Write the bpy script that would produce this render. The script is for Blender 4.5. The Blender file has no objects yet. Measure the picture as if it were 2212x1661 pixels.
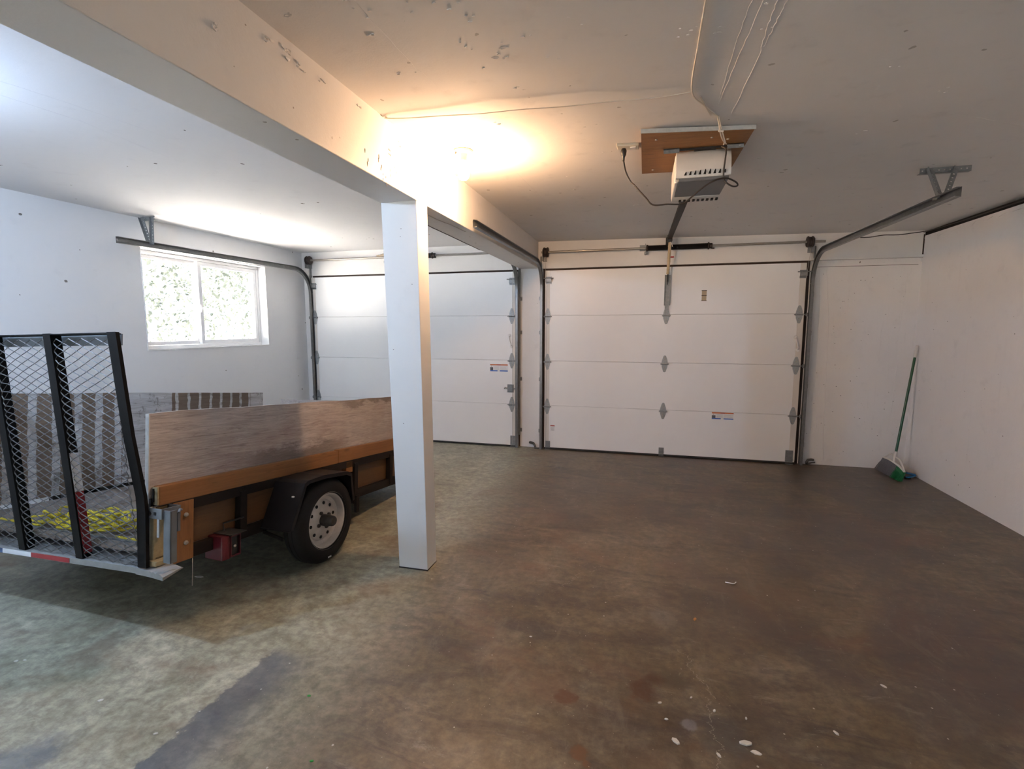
import bpy, math, random
from math import sin, cos, pi, radians, sqrt
from mathutils import Matrix, Vector
random.seed(7)
SC = bpy.context.scene
COL = SC.collection

# ---------------------------------------------------------------- camera, world, lights, exposure
cam_d = bpy.data.cameras.new('camera'); cam = bpy.data.objects.new('camera', cam_d); COL.objects.link(cam)
cam_d.sensor_width = 36.0; cam_d.lens = 36.0 * 1075.45 / 2212.0
cam_d.clip_start = 0.05; cam_d.clip_end = 200
YAW, PIT, ROL = -0.2592, -0.1137, -0.0006
def cam_axes(yaw, pit, rol):
    fw = Vector((sin(yaw)*cos(pit), cos(yaw)*cos(pit), sin(pit)))
    rt = Vector((cos(yaw), -sin(yaw), 0)); up = rt.cross(fw)
    return cos(rol)*rt + sin(rol)*up, -sin(rol)*rt + cos(rol)*up, fw
_r, _u, _f = cam_axes(YAW, PIT, ROL)
cam.matrix_world = Matrix(((_r.x, _u.x, -_f.x, 1.301), (_r.y, _u.y, -_f.y, -5.8597), (_r.z, _u.z, -_f.z, 1.4578), (0, 0, 0, 1)))
SC.camera = cam

SC.view_settings.view_transform = 'Standard'
SC.view_settings.look = 'None'
SC.view_settings.gamma = 1.0
SC.view_settings.use_curve_mapping = False
SC.view_settings.exposure = 0.10
SC.cycles.sample_clamp_indirect = 40.0

W = bpy.data.worlds.new('sky'); SC.world = W; W.use_nodes = True
bg = W.node_tree.nodes['Background']
SKY, SUN = 2.2, 150.0
bg.inputs['Color'].default_value = (0.80, 0.90, 1.0, 1); bg.inputs['Strength'].default_value = SKY

sun_d = bpy.data.lights.new('sun', 'SUN'); sun = bpy.data.objects.new('sun', sun_d); COL.objects.link(sun)
sun_d.energy = SUN; sun_d.angle = 0.01; sun_d.color = (1.0, 0.95, 0.86)
sun.rotation_euler = Vector((-0.12, -0.55, -0.83)).to_track_quat('-Z', 'Y').to_euler()

# daylight coming through the panes of the side window (sky portal) and the openings added in the rear wall
WARM_POWER, COOL_POWER = 110.0, 190.0 # radiance of the two bare bulbs
WARM_COL, COOL_COL = (1.0, 0.60, 0.33), (0.53, 0.71, 1.0)
portal_d = bpy.data.lights.new('window_portal', 'AREA'); portal_d.shape = 'RECTANGLE'
portal_d.size = 1.5; portal_d.size_y = 0.9; portal_d.cycles.is_portal = True
portal = bpy.data.objects.new('window_portal', portal_d); COL.objects.link(portal)
portal.location = (-3.34, -1.485, 1.72); portal.rotation_euler = (radians(90), 0, radians(-90))
for px_, pz_, sx_, sz_ in ((-1.45, 1.0, 1.1, 2.0), (2.2, 1.4, 1.2, 0.9)):
    pd_ = bpy.data.lights.new('rear_portal', 'AREA'); pd_.shape = 'RECTANGLE'; pd_.size = sx_; pd_.size_y = sz_; pd_.cycles.is_portal = True
    po_ = bpy.data.objects.new('rear_portal', pd_); COL.objects.link(po_); po_.location = (px_, -8.7, pz_); po_.rotation_euler = (radians(90), 0, 0)

# ---------------------------------------------------------------- materials
def new_mat(name):
    m = bpy.data.materials.new(name); m.use_nodes = True
    nt = m.node_tree; b = nt.nodes['Principled BSDF']
    return m, nt, b
def N(nt, t, **kw):
    n = nt.nodes.new(t)
    for k, v in kw.items():
        if k in n.inputs: n.inputs[k].default_value = v
        else: setattr(n, k, v)
    return n
def L(nt, a, b): nt.links.new(a, b)
def c4(c): return (c[0], c[1], c[2], 1.0)
def coords(nt, scale=(1, 1, 1)):
    tc = nt.nodes.new('ShaderNodeTexCoord'); mp = nt.nodes.new('ShaderNodeMapping')
    mp.inputs['Scale'].default_value = scale
    L(nt, tc.outputs['Object'], mp.inputs['Vector']); return mp.outputs['Vector']
def noise(nt, vec, scale, detail=4, rough=0.55, dist=0.0):
    n = N(nt, 'ShaderNodeTexNoise', Scale=scale, Detail=detail, Roughness=rough, Distortion=dist); L(nt, vec, n.inputs['Vector']); return n.outputs['Fac']
def ramp(nt, fac, stops):
    r = nt.nodes.new('ShaderNodeValToRGB'); e = r.color_ramp.elements
    while len(e) < len(stops): e.new(0.5)
    for i, (p, c) in enumerate(stops): e[i].position = p; e[i].color = c4(c) if not isinstance(c, (int, float)) else (c, c, c, 1)
    L(nt, fac, r.inputs['Fac']); return r.outputs['Color']
def mixc(nt, fac, a, b, mode='MIX'):
    m = nt.nodes.new('ShaderNodeMix'); m.data_type = 'RGBA'; m.blend_type = mode
    for i, v in ((0, fac), (6, a), (7, b)):
        s = m.inputs[i]
        if isinstance(v, (int, float)): s.default_value = v
        elif isinstance(v, tuple): s.default_value = c4(v)
        else: L(nt, v, s)
    return m.outputs[2]
def mth(nt, op, a, b=None, clamp=False):
    m = nt.nodes.new('ShaderNodeMath'); m.operation = op; m.use_clamp = clamp
    for i, v in ((0, a), (1, b)):
        if v is None: continue
        if isinstance(v, (int, float)): m.inputs[i].default_value = v
        else: L(nt, v, m.inputs[i])
    return m.outputs[0]
def sstep(nt, x, lo, hi):
    m = nt.nodes.new('ShaderNodeMapRange'); m.interpolation_type = 'SMOOTHSTEP'
    m.inputs['From Min'].default_value = lo; m.inputs['From Max'].default_value = hi
    L(nt, x, m.inputs['Value']); return m.outputs['Result']
def bump(nt, b, h, strength=0.3, dist=0.01):
    n = N(nt, 'ShaderNodeBump', Strength=strength, Distance=dist); L(nt, h, n.inputs['Height']); L(nt, n.outputs['Normal'], b.inputs['Normal'])

def simple(name, col, rough=0.5, metal=0.0, var=0.12, scale=14.0, bmp=0.0, bscale=60.0, stretch=(1, 1, 1), spec=0.5):
    m, nt, b = new_mat(name)
    v = coords(nt, stretch)
    f = noise(nt, v, scale)
    c = mixc(nt, f, tuple(x*(1-var) for x in col), tuple(min(1, x*(1+var)) for x in col))
    L(nt, c, b.inputs['Base Color'])
    b.inputs['Roughness'].default_value = rough; b.inputs['Metallic'].default_value = metal
    b.inputs['Specular IOR Level'].default_value = spec
    if bmp: bump(nt, b, noise(nt, v, bscale, 6), bmp, 0.004)
    return m

def galvanized(name, base=0.42, rough=0.38, tint=(1, 1, 1.02)):
    m, nt, b = new_mat(name); v = coords(nt)
    vo = N(nt, 'ShaderNodeTexVoronoi', Scale=90.0); L(nt, v, vo.inputs['Vector'])
    n = noise(nt, v, 8)
    f = mth(nt, 'MULTIPLY', vo.outputs['Distance'], 0.6)
    f = mth(nt, 'ADD', f, n)
    c = ramp(nt, f, [(0.3, tuple(base*0.7*t for t in tint)), (1.0, tuple(base*1.3*t for t in tint))])
    L(nt, c, b.inputs['Base Color']); b.inputs['Metallic'].default_value = 0.85
    L(nt, ramp(nt, n, [(0.3, rough-0.08), (0.7, rough+0.15)]), b.inputs['Roughness'])
    return m

def painted_wall(name, col, pits=0.0, bscale=18.0, bstr=0.25, stain=0.06, pit_col=(0.12, 0.10, 0.08), pscale=16.0, rough=0.6, streak=0.0):
    m, nt, b = new_mat(name); v = coords(nt)
    big = noise(nt, v, 0.9, 5, 0.6); mid = noise(nt, v, 7, 6, 0.6)
    c = mixc(nt, big, tuple(x*(1-stain) for x in col), tuple(min(1, x*(1+stain*0.6)) for x in col))
    c = mixc(nt, sstep(nt, mid, 0.55, 0.85), c, tuple(x*(1-stain*1.6) for x in col))
    h = mth(nt, 'ADD', mth(nt, 'MULTIPLY', noise(nt, v, bscale, 8, 0.65), 0.7), mth(nt, 'MULTIPLY', noise(nt, v, 140, 3), 0.12))
    if streak:
        sv = coords(nt, (9, 9, 0.8)); s = noise(nt, sv, 2.2, 5, 0.7)
        c = mixc(nt, mth(nt, 'MULTIPLY', sstep(nt, s, 0.55, 0.8), streak), c, tuple(x*0.62 for x in col))
    if pits:
        wv = nt.nodes.new('ShaderNodeVectorMath'); wv.operation = 'ADD'
        nz = N(nt, 'ShaderNodeTexNoise', Scale=30.0); L(nt, v, nz.inputs['Vector'])
        sc = nt.nodes.new('ShaderNodeVectorMath'); sc.operation = 'SCALE'; sc.inputs['Scale'].default_value = 0.03
        L(nt, nz.outputs['Color'], sc.inputs[0]); L(nt, v, wv.inputs[0]); L(nt, sc.outputs[0], wv.inputs[1])
        vo = N(nt, 'ShaderNodeTexVoronoi', Scale=pscale); L(nt, wv.outputs[0], vo.inputs['Vector'])
        cell = nt.nodes.new('ShaderNodeSeparateColor'); L(nt, vo.outputs['Color'], cell.inputs[0])
        rad = mth(nt, 'MULTIPLY', cell.outputs[0], 0.34)
        pit = mth(nt, 'LESS_THAN', vo.outputs['Distance'], mth(nt, 'SUBTRACT', rad, 0.15))
        keep = mth(nt, 'GREATER_THAN', cell.outputs[1], 1-pits)
        pm = mth(nt, 'MULTIPLY', pit, keep)
        c = mixc(nt, mth(nt, 'MULTIPLY', pm, 0.9), c, pit_col)
        h = mth(nt, 'SUBTRACT', h, mth(nt, 'MULTIPLY', pm, 1.5))
    L(nt, c, b.inputs['Base Color']); b.inputs['Roughness'].default_value = rough
    bump(nt, b, h, bstr, 0.006)
    return m

def plywood(name, dark, light, grain=(60, 2.2, 60), rough=0.75, tint=None, knots=True):
    m, nt, b = new_mat(name); v = coords(nt, grain)
    g = noise(nt, v, 1.0, 9, 0.78, 1.6)
    v2 = coords(nt); big = noise(nt, v2, 1.6, 4)
    c = ramp(nt, g, [(0.25, dark), (0.62, light)])
    c = mixc(nt, mth(nt, 'MULTIPLY', sstep(nt, big, 0.35, 0.7), 0.5), c, tuple(x*0.62 for x in light))
    chk = noise(nt, coords(nt, (grain[0]*1.6, grain[1]*1.1, grain[2]*1.6)), 1.0, 6, 0.8, 2.0)
    c = mixc(nt, mth(nt, 'MULTIPLY', sstep(nt, chk, 0.58, 0.66), 0.7), c, tuple(x*0.5 for x in dark))
    if tint: c = mixc(nt, mth(nt, 'MULTIPLY', sstep(nt, noise(nt, v2, 2.6, 3), 0.45, 0.75), 0.35), c, tint)
    if knots:
        vo = N(nt, 'ShaderNodeTexVoronoi', Scale=1.0); L(nt, coords(nt, (9, 3.2, 9)), vo.inputs['Vector'])
        k = mth(nt, 'SUBTRACT', 1.0, sstep(nt, vo.outputs['Distance'], 0.05, 0.16))
        c = mixc(nt, mth(nt, 'MULTIPLY', k, 0.5), c, tuple(x*0.45 for x in dark))
    L(nt, c, b.inputs['Base Color']); b.inputs['Roughness'].default_value = rough
    bump(nt, b, g, 0.35, 0.003)
    return m

M = {}
M['wall_left'] = painted_wall('left_wall_paint', (0.76, 0.765, 0.775), pits=0.06, bscale=10, bstr=0.12, stain=0.05)
M['ceiling'] = painted_wall('ceiling_paint', (0.74, 0.725, 0.71), pits=0.25, bscale=5, bstr=0.45, stain=0.12, pit_col=(0.42, 0.40, 0.38), pscale=16, rough=0.85)
M['ceiling_left'] = painted_wall('left_ceiling_paint', (0.80, 0.79, 0.795), pits=0.12, bscale=5, bstr=0.3, stain=0.05, pscale=14, rough=0.85)
M['beam'] = painted_wall('beam_paint', (0.74, 0.72, 0.70), pits=0.22, bscale=9, bstr=0.4, stain=0.08, pit_col=(0.30, 0.26, 0.22), pscale=18)
M['column'] = painted_wall('column_paint', (0.76, 0.775, 0.78), pits=0.10, bscale=16, bstr=0.25, stain=0.05, pscale=14)
M['concrete'] = painted_wall('painted_concrete', (0.80, 0.79, 0.785), pits=0.5, bscale=22, bstr=0.55, stain=0.09, pscale=22, streak=0.25)
M['concrete_right'] = painted_wall('right_wall_painted_concrete', (0.80, 0.795, 0.80), pits=0.55, bscale=26, bstr=0.4, stain=0.08, pscale=24, streak=0.12)
M['header'] = painted_wall('header_paint', (0.75, 0.73, 0.71), pits=0.0, bscale=8, bstr=0.15, stain=0.05)
M['door_white'] = simple('door_panel_white', (0.82, 0.825, 0.835), 0.38, 0, 0.03, 3, 0.08, 160)
M['stile'] = simple('door_stile_cream', (0.70, 0.67, 0.63), 0.4, 0, 0.04, 5)
M['dark'] = simple('dark_gap', (0.012, 0.010, 0.009), 0.8, 0, 0.3)
M['jamb'] = simple('brown_jamb', (0.045, 0.025, 0.016), 0.75, 0, 0.4, 20)
M['rubber'] = simple('black_rubber', (0.018, 0.017, 0.016), 0.7, 0, 0.4, 30, 0.2)
M['galv'] = simple('galvanized_steel', (0.24, 0.25, 0.255), 0.42, 0.4, 0.35, 60)
M['galv_light'] = simple('hinge_steel', (0.33, 0.35, 0.36), 0.4, 0.25, 0.3, 70)
M['track'] = simple('door_track_steel', (0.19, 0.19, 0.19), 0.36, 0.6, 0.3, 30)
M['shaft'] = simple('shaft_steel', (0.36, 0.33, 0.29), 0.3, 0.7, 0.2, 20)
M['cast'] = simple('dark_cast_metal', (0.06, 0.045, 0.04), 0.5, 0.6, 0.5, 60)
M['spring'] = simple('black_spring_steel', (0.014, 0.012, 0.012), 0.45, 0.3, 0.3, 60)
M['cable'] = simple('steel_cable', (0.45, 0.42, 0.38), 0.4, 0.6)
M['black'] = simple('black_plastic', (0.012, 0.012, 0.012), 0.4)
M['cord'] = simple('dark_cord', (0.028, 0.022, 0.018), 0.5)
M['white_plastic'] = simple('white_plastic', (0.66, 0.64, 0.61), 0.35, 0, 0.05)
M['opener_grey'] = simple('opener_grey_steel', (0.13, 0.13, 0.135), 0.45, 0.3)
M['ivory'] = simple('ivory_plastic', (0.62, 0.57, 0.46), 0.4)
M['slotdark'] = simple('slot_black', (0.006, 0.006, 0.006), 0.9)
M['ply_ceiling'] = plywood('brown_plywood', (0.17, 0.07, 0.018), (0.33, 0.15, 0.040), (2.5, 26, 30), 0.6, knots=False)
M['ply_edge'] = simple('pale_plywood_edge', (0.50, 0.50, 0.48), 0.7, 0, 0.25, 50)
M['board_grey'] = plywood('weathered_grey_plywood', (0.16, 0.135, 0.125), (0.55, 0.50, 0.475), (95, 3.6, 60), 0.8, (0.28, 0.17, 0.15))
M['wood_rail'] = plywood('stained_rail_wood', (0.17, 0.075, 0.022), (0.28, 0.125, 0.04), (40, 1.5, 40), 0.6)
M['wood_post'] = plywood('stained_post_wood', (0.16, 0.065, 0.018), (0.27, 0.12, 0.036), (60, 60, 3), 0.6)
M['wood_infill'] = plywood('brown_infill_wood', (0.07, 0.033, 0.012), (0.13, 0.062, 0.02), (40, 2, 60), 0.6, knots=False)
M['end_grain'] = simple('end_grain_wood', (0.34, 0.28, 0.16), 0.8, 0, 0.35, 60, 0.4, 120)
M['deck'] = plywood('grey_deck_wood', (0.12, 0.10, 0.085), (0.27, 0.23, 0.20), (40, 2.4, 40), 0.85)
M['black_steel'] = simple('black_painted_steel', (0.0035, 0.003, 0.0028), 0.6, 0.0, 0.5, 20, 0.1, spec=0.16)
M['frame_steel'] = simple('dark_brown_frame_steel', (0.012, 0.008, 0.006), 0.6, 0.0, 0.5, 20, 0.1, spec=0.25)
M['grey_steel'] = simple('grey_blue_steel', (0.17, 0.19, 0.21), 0.45, 0.5, 0.25, 20)
M['sill_steel'] = simple('dusty_steel_sill', (0.25, 0.255, 0.25), 0.65, 0.3, 0.3, 18, 0.2, 60)
M['mesh_steel'] = simple('expanded_steel', (0.060, 0.057, 0.055), 0.55, 0.1, 0.5, 25, spec=0.4)
M['tape_red'] = simple('red_reflective_tape', (0.28, 0.02, 0.025), 0.35, 0, 0.12, 40)
M['tape_white'] = simple('white_reflective_tape', (0.62, 0.66, 0.70), 0.35, 0, 0.1, 40)
M['tape_blue'] = simple('dark_blue_tape', (0.05, 0.09, 0.18), 0.4)
M['tyre'] = simple('tyre_rubber', (0.009, 0.008, 0.0075), 0.65, 0, 0.3, 40, 0.15, spec=0.3)
M['rim'] = simple('white_painted_rim', (0.52, 0.49, 0.46), 0.4, 0.1, 0.25, 22)
M['hub'] = simple('greasy_hub', (0.07, 0.06, 0.05), 0.45, 0.4, 0.4, 50)
M['fender'] = simple('black_fender', (0.011, 0.008, 0.0075), 0.45, 0.0, 0.5, 12, 0.1, spec=0.35)
M['red_lens'] = simple('faded_red_lens', (0.10, 0.010, 0.016), 0.35, 0, 0.5, 30)
M['bolt'] = simple('pale_bolt', (0.42, 0.38, 0.33), 0.4, 0.5)
M['rope'] = simple('yellow_rope', (0.62, 0.50, 0.02), 0.45, 0, 0.25, 200)
M['green'] = simple('green_handle', (0.004, 0.075, 0.030), 0.28)
M['green_bristle'] = simple('green_bristle', (0.006, 0.14, 0.045), 0.6, 0, 0.35, 120)
M['grey_bristle'] = simple('grey_bristle', (0.13, 0.13, 0.145), 0.7, 0, 0.4, 120)
M['blue'] = simple('blue_plastic', (0.010, 0.16, 0.38), 0.35)
M['vinyl'] = simple('white_vinyl', (0.78, 0.78, 0.79), 0.35, 0, 0.03)
M['label_white'] = simple('label_white', (0.74, 0.74, 0.74), 0.4, 0, 0.02)
M['label_orange'] = simple('label_orange', (0.62, 0.15, 0.03), 0.4, 0, 0.05)
M['label_blue'] = simple('label_blue', (0.05, 0.15, 0.52), 0.4, 0, 0.05)
M['label_grey'] = simple('label_grey', (0.10, 0.10, 0.11), 0.4, 0, 0.3, 90)
M['label_text'] = simple('label_text', (0.45, 0.45, 0.46), 0.4)
M['label_red'] = simple('label_red', (0.42, 0.08, 0.06), 0.4)
M['tan_tape'] = simple('tan_tape', (0.42, 0.33, 0.22), 0.5)
M['cream'] = simple('cream_wrap', (0.56, 0.44, 0.27), 0.55, 0, 0.3, 20)
M['twine'] = simple('white_twine', (0.60, 0.56, 0.50), 0.7)
M['red'] = simple('red_plastic', (0.34, 0.012, 0.010), 0.35)
M['porcelain'] = simple('cream_porcelain', (0.34, 0.26, 0.16), 0.25, 0, 0.03)
M['pipe'] = simple('grey_pipe', (0.10, 0.095, 0.09), 0.5, 0.3, 0.4, 30)
M['flake'] = simple('pale_chip', (0.55, 0.54, 0.50), 0.7, 0, 0.2, 60)
M['leaf_dry'] = simple('dry_leaf', (0.42, 0.20, 0.06), 0.6)
M['leaf_green'] = simple('green_speck', (0.03, 0.30, 0.05), 0.5)
M['leaf'] = simple('hedge_leaf', (0.105, 0.12, 0.10), 0.7, 0, 0.4, 3)
M['ground'] = simple('pale_bounce_ground', (0.72, 0.67, 0.66), 0.9)  # pale tone for the added bank that bounces sunlight indoors
M['yard'] = simple('dull_yard_ground', (0.29, 0.30, 0.30), 0.95)
M['curl'] = simple('white_paint_curl', (0.62, 0.60, 0.57), 0.6)

def emit(name, col, s):
    m = bpy.data.materials.new(name); m.use_nodes = True; nt = m.node_tree
    nt.nodes.clear(); e = N(nt, 'ShaderNodeEmission', Strength=s); e.inputs['Color'].default_value = c4(col)
    o = nt.nodes.new('ShaderNodeOutputMaterial'); L(nt, e.outputs[0], o.inputs[0]); return m
M['bulb_warm'] = emit('warm_bulb_glow', WARM_COL, 1.0)
M['bulb_cool'] = emit('cool_bulb_glow', COOL_COL, 1.0)

m, nt, b = new_mat('window_glass'); M['glass'] = m
nt.nodes.remove(b)
tr = nt.nodes.new('ShaderNodeBsdfTransparent'); tr.inputs[0].default_value = (0.93, 0.95, 0.95, 1)
gl = nt.nodes.new('ShaderNodeBsdfGlossy'); gl.inputs['Roughness'].default_value = 0.02
mx = nt.nodes.new('ShaderNodeMixShader'); mx.inputs[0].default_value = 0.06
L(nt, tr.outputs[0], mx.inputs[1]); L(nt, gl.outputs[0], mx.inputs[2]); L(nt, mx.outputs[0], nt.nodes['Material Output'].inputs[0])

# striped far board (paint bands left across weathered wood)
m, nt, b = new_mat('striped_grey_plywood'); M['board_striped'] = m
tc = nt.nodes.new('ShaderNodeTexCoord'); sp = nt.nodes.new('ShaderNodeSeparateXYZ'); L(nt, tc.outputs['Object'], sp.inputs[0])
g = noise(nt, coords(nt, (70, 3, 45)), 1.0, 7, 0.7, 1.2)
brown = ramp(nt, g, [(0.25, (0.11, 0.075, 0.05)), (0.65, (0.20, 0.145, 0.105))])
pale = ramp(nt, g, [(0.32, (0.10, 0.08, 0.065)), (0.44, (0.40, 0.385, 0.37)), (0.7, (0.60, 0.60, 0.60))])
blo = noise(nt, coords(nt, (1, 7, 5)), 1.7, 8, 0.75)
pale = mixc(nt, mth(nt, 'MULTIPLY', sstep(nt, blo, 0.54, 0.64), 0.75), pale, (0.13, 0.10, 0.08))
wob = mth(nt, 'MULTIPLY', noise(nt, coords(nt, (1, 8, 8)), 2.0, 3), 0.03)
y = mth(nt, 'ADD', sp.outputs['Y'], wob)
per = mth(nt, 'FRACT', mth(nt, 'DIVIDE', mth(nt, 'ADD', y, 2.0), 0.102))
thin = mth(nt, 'LESS_THAN', per, 0.24)
inleft = mth(nt, 'LESS_THAN', y, 0.05); inright = mth(nt, 'GREATER_THAN', y, 0.42)
per2 = mth(nt, 'FRACT', mth(nt, 'DIVIDE', mth(nt, 'ADD', y, 2.0), 0.125))
thin2 = mth(nt, 'LESS_THAN', per2, 0.36)
fac = mth(nt, 'ADD', mth(nt, 'MULTIPLY', thin, inright), mth(nt, 'MULTIPLY', thin2, inleft))
mid = mth(nt, 'SUBTRACT', 1.0, mth(nt, 'ADD', inleft, inright), clamp=True)
endb = mth(nt, 'GREATER_THAN', y, 1.19)
fac = mth(nt, 'MAXIMUM', mth(nt, 'MAXIMUM', fac, mid), endb)
L(nt, mixc(nt, fac, brown, pale), b.inputs['Base Color']); b.inputs['Roughness'].default_value = 0.8
bump(nt, b, g, 0.3, 0.003)

# floor: sealed, stained concrete
m, nt, b = new_mat('stained_concrete_floor'); M['floor'] = m
tc = nt.nodes.new('ShaderNodeTexCoord'); sp = nt.nodes.new('ShaderNodeSeparateXYZ'); L(nt, tc.outputs['Object'], sp.inputs[0])
X, Y = sp.outputs['X'], sp.outputs['Y']
v = coords(nt)
n1 = noise(nt, v, 0.9, 6, 0.62, 0.4); n2 = noise(nt, v, 3.4, 8, 0.68, 0.3); n3 = noise(nt, v, 22, 8, 0.7)
n4 = noise(nt, coords(nt, (1.0, 3.2, 1)), 1.6, 7, 0.7, 0.8)
c = ramp(nt, n1, [(0.30, (0.066, 0.045, 0.028)), (0.50, (0.112, 0.084, 0.050)), (0.70, (0.165, 0.122, 0.078))])
c = mixc(nt, mth(nt, 'MULTIPLY', sstep(nt, n2, 0.42, 0.70), 0.65), c, (0.205, 0.170, 0.122))
c = mixc(nt, mth(nt, 'MULTIPLY', sstep(nt, n4, 0.46, 0.68), 0.7), c, (0.042, 0.032, 0.030))
left = mth(nt, 'SUBTRACT', 1.0, sstep(nt, mth(nt, 'ADD', X, mth(nt, 'MULTIPLY', n2, 0.6)), -0.05, 0.75))
cl = ramp(nt, n2, [(0.3, (0.22, 0.22, 0.155)), (0.7, (0.50, 0.49, 0.38))])
c = mixc(nt, mth(nt, 'MULTIPLY', left, 0.85), c, cl)
# fine mottling
c = mixc(nt, 0.75, c, mixc(nt, sstep(nt, n3, 0.3, 0.7), (0.30, 0.30, 0.30), (0.72, 0.72, 0.72)), 'OVERLAY')
n5 = noise(nt, coords(nt, (1.4, 2.6, 1)), 5.5, 9, 0.75, 0.6)
c = mixc(nt, mth(nt, 'MULTIPLY', sstep(nt, n5, 0.42, 0.75), 0.55), c, mixc(nt, n1, (0.045, 0.036, 0.031), (0.10, 0.078, 0.05)))
n7 = noise(nt, coords(nt, (1, 1.5, 1)), 1.3, 5, 0.6, 0.7)
c = mixc(nt, mth(nt, 'MULTIPLY', sstep(nt, n7, 0.52, 0.70), 0.5), c, (0.150, 0.078, 0.046))
n8 = noise(nt, coords(nt, (1.2, 1, 1)), 0.75, 4, 0.6, 0.5)
c = mixc(nt, mth(nt, 'MULTIPLY', mth(nt, 'MULTIPLY', sstep(nt, n8, 0.48, 0.62), sstep(nt, X, 0.9, 2.2)), 0.55), c, (0.060, 0.048, 0.050))
n6 = noise(nt, coords(nt, (2.2, 1.0, 1)), 2.7, 9, 0.72, 1.0)
c = mixc(nt, mth(nt, 'MULTIPLY', sstep(nt, n6, 0.52, 0.72), 0.40), c, (0.22, 0.185, 0.14))
# dark band left where a partition stood
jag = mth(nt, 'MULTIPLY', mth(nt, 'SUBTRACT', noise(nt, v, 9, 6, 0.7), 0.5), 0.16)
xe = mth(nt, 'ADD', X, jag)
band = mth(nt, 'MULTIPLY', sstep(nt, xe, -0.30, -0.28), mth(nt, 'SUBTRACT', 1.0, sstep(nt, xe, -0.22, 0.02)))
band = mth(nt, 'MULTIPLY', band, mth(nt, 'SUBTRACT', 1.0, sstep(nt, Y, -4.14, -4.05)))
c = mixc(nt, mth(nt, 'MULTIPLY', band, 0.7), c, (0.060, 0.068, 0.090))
def spot(x0, y0, r, soft, nsc=14, warp=0.8):
    if r > 0.2: nsc, warp = 2.2, 0.35
    dx = mth(nt, 'SUBTRACT', X, x0); dy = mth(nt, 'SUBTRACT', Y, y0)
    d = mth(nt, 'SQRT', mth(nt, 'ADD', mth(nt, 'MULTIPLY', dx, dx), mth(nt, 'MULTIPLY', dy, dy)))
    d = mth(nt, 'ADD', d, mth(nt, 'MULTIPLY', mth(nt, 'SUBTRACT', noise(nt, v, nsc, 7, 0.7), 0.5), r*warp*3.2))
    return mth(nt, 'SUBTRACT', 1.0, sstep(nt, d, r-soft, r+soft))
for x0, y0, r, soft, col, k in [(1.034, -4.045, 0.040, 0.008, (0.085, 0.036, 0.018), 0.9), (1.335, -3.93, 0.050, 0.02, (0.065, 0.027, 0.012), 0.95), (1.30, -4.02, 0.05, 0.04, (0.12, 0.065, 0.03), 0.5),
                                (1.38, -3.845, 0.035, 0.02, (0.055, 0.024, 0.012), 0.95), (1.125, -4.285, 0.028, 0.006, (0.11, 0.046, 0.018), 0.9),
                                (1.155, -4.33, 0.014, 0.004, (0.13, 0.050, 0.018), 0.75), (1.46, -3.84, 0.05, 0.03, (0.045, 0.035, 0.02), 0.6),
                                (1.503, -4.067, 0.028, 0.008, (0.22, 0.21, 0.23), 0.65), (1.43, -3.38, 0.06, 0.03, (0.16, 0.15, 0.135), 0.4),
                                (1.62, -4.09, 0.09, 0.05, (0.05, 0.05, 0.05), 0.6), (2.4, -2.1, 0.5, 0.4, (0.085, 0.075, 0.08), 0.4), (1.9, -3.0, 0.4, 0.35, (0.07, 0.055, 0.04), 0.4),
                                (-0.69, -4.80, 0.10, 0.05, (0.06, 0.08, 0.12), 0.6), (0.9, -1.6, 0.6, 0.5, (0.10, 0.08, 0.07), 0.4)]:
    c = mixc(nt, mth(nt, 'MULTIPLY', mth(nt, 'MULTIPLY', spot(x0, y0, r, soft), k), sstep(nt, n3, 0.18, 0.55)), c, col)
# pale speckles
vo = N(nt, 'ShaderNodeTexVoronoi', voronoi_dimensions='2D', Scale=7.0); L(nt, v, vo.inputs['Vector'])
cell = nt.nodes.new('ShaderNodeSeparateColor'); L(nt, vo.outputs['Color'], cell.inputs[0])
vo2 = N(nt, 'ShaderNodeTexVoronoi', voronoi_dimensions='2D', Scale=24.0); L(nt, v, vo2.inputs['Vector'])
cell2 = nt.nodes.new('ShaderNodeSeparateColor'); L(nt, vo2.outputs['Color'], cell2.inputs[0])
sp2 = mth(nt, 'MULTIPLY', mth(nt, 'LESS_THAN', vo2.outputs['Distance'], mth(nt, 'MULTIPLY', cell2.outputs[0], 0.055)), mth(nt, 'GREATER_THAN', cell2.outputs[1], 0.72))
c = mixc(nt, mth(nt, 'MULTIPLY', sp2, 0.5), c, (0.40, 0.36, 0.30))
sp1 = mth(nt, 'MULTIPLY', mth(nt, 'LESS_THAN', vo.outputs['Distance'], mth(nt, 'MULTIPLY', cell.outputs[0], 0.030)), mth(nt, 'GREATER_THAN', cell.outputs[1], 0.62))
c = mixc(nt, mth(nt, 'MULTIPLY', sp1, 0.75), c, (0.52, 0.50, 0.46))
# light scuffs
s1 = noise(nt, coords(nt, (2.0, 7.0, 1)), 2.1, 9, 0.8, 0.4); s2 = noise(nt, v, 1.7, 2)
c = mixc(nt, mth(nt, 'MULTIPLY', mth(nt, 'MULTIPLY', sstep(nt, s1, 0.55, 0.70), sstep(nt, s2, 0.42, 0.60)), 0.55), c, (0.30, 0.27, 0.225))
s3 = noise(nt, coords(nt, (5.0, 3.0, 1)), 4.0, 9, 0.8, 0.3)
c = mixc(nt, mth(nt, 'MULTIPLY', sstep(nt, s3, 0.60, 0.72), 0.45), c, (0.33, 0.30, 0.25))
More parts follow.
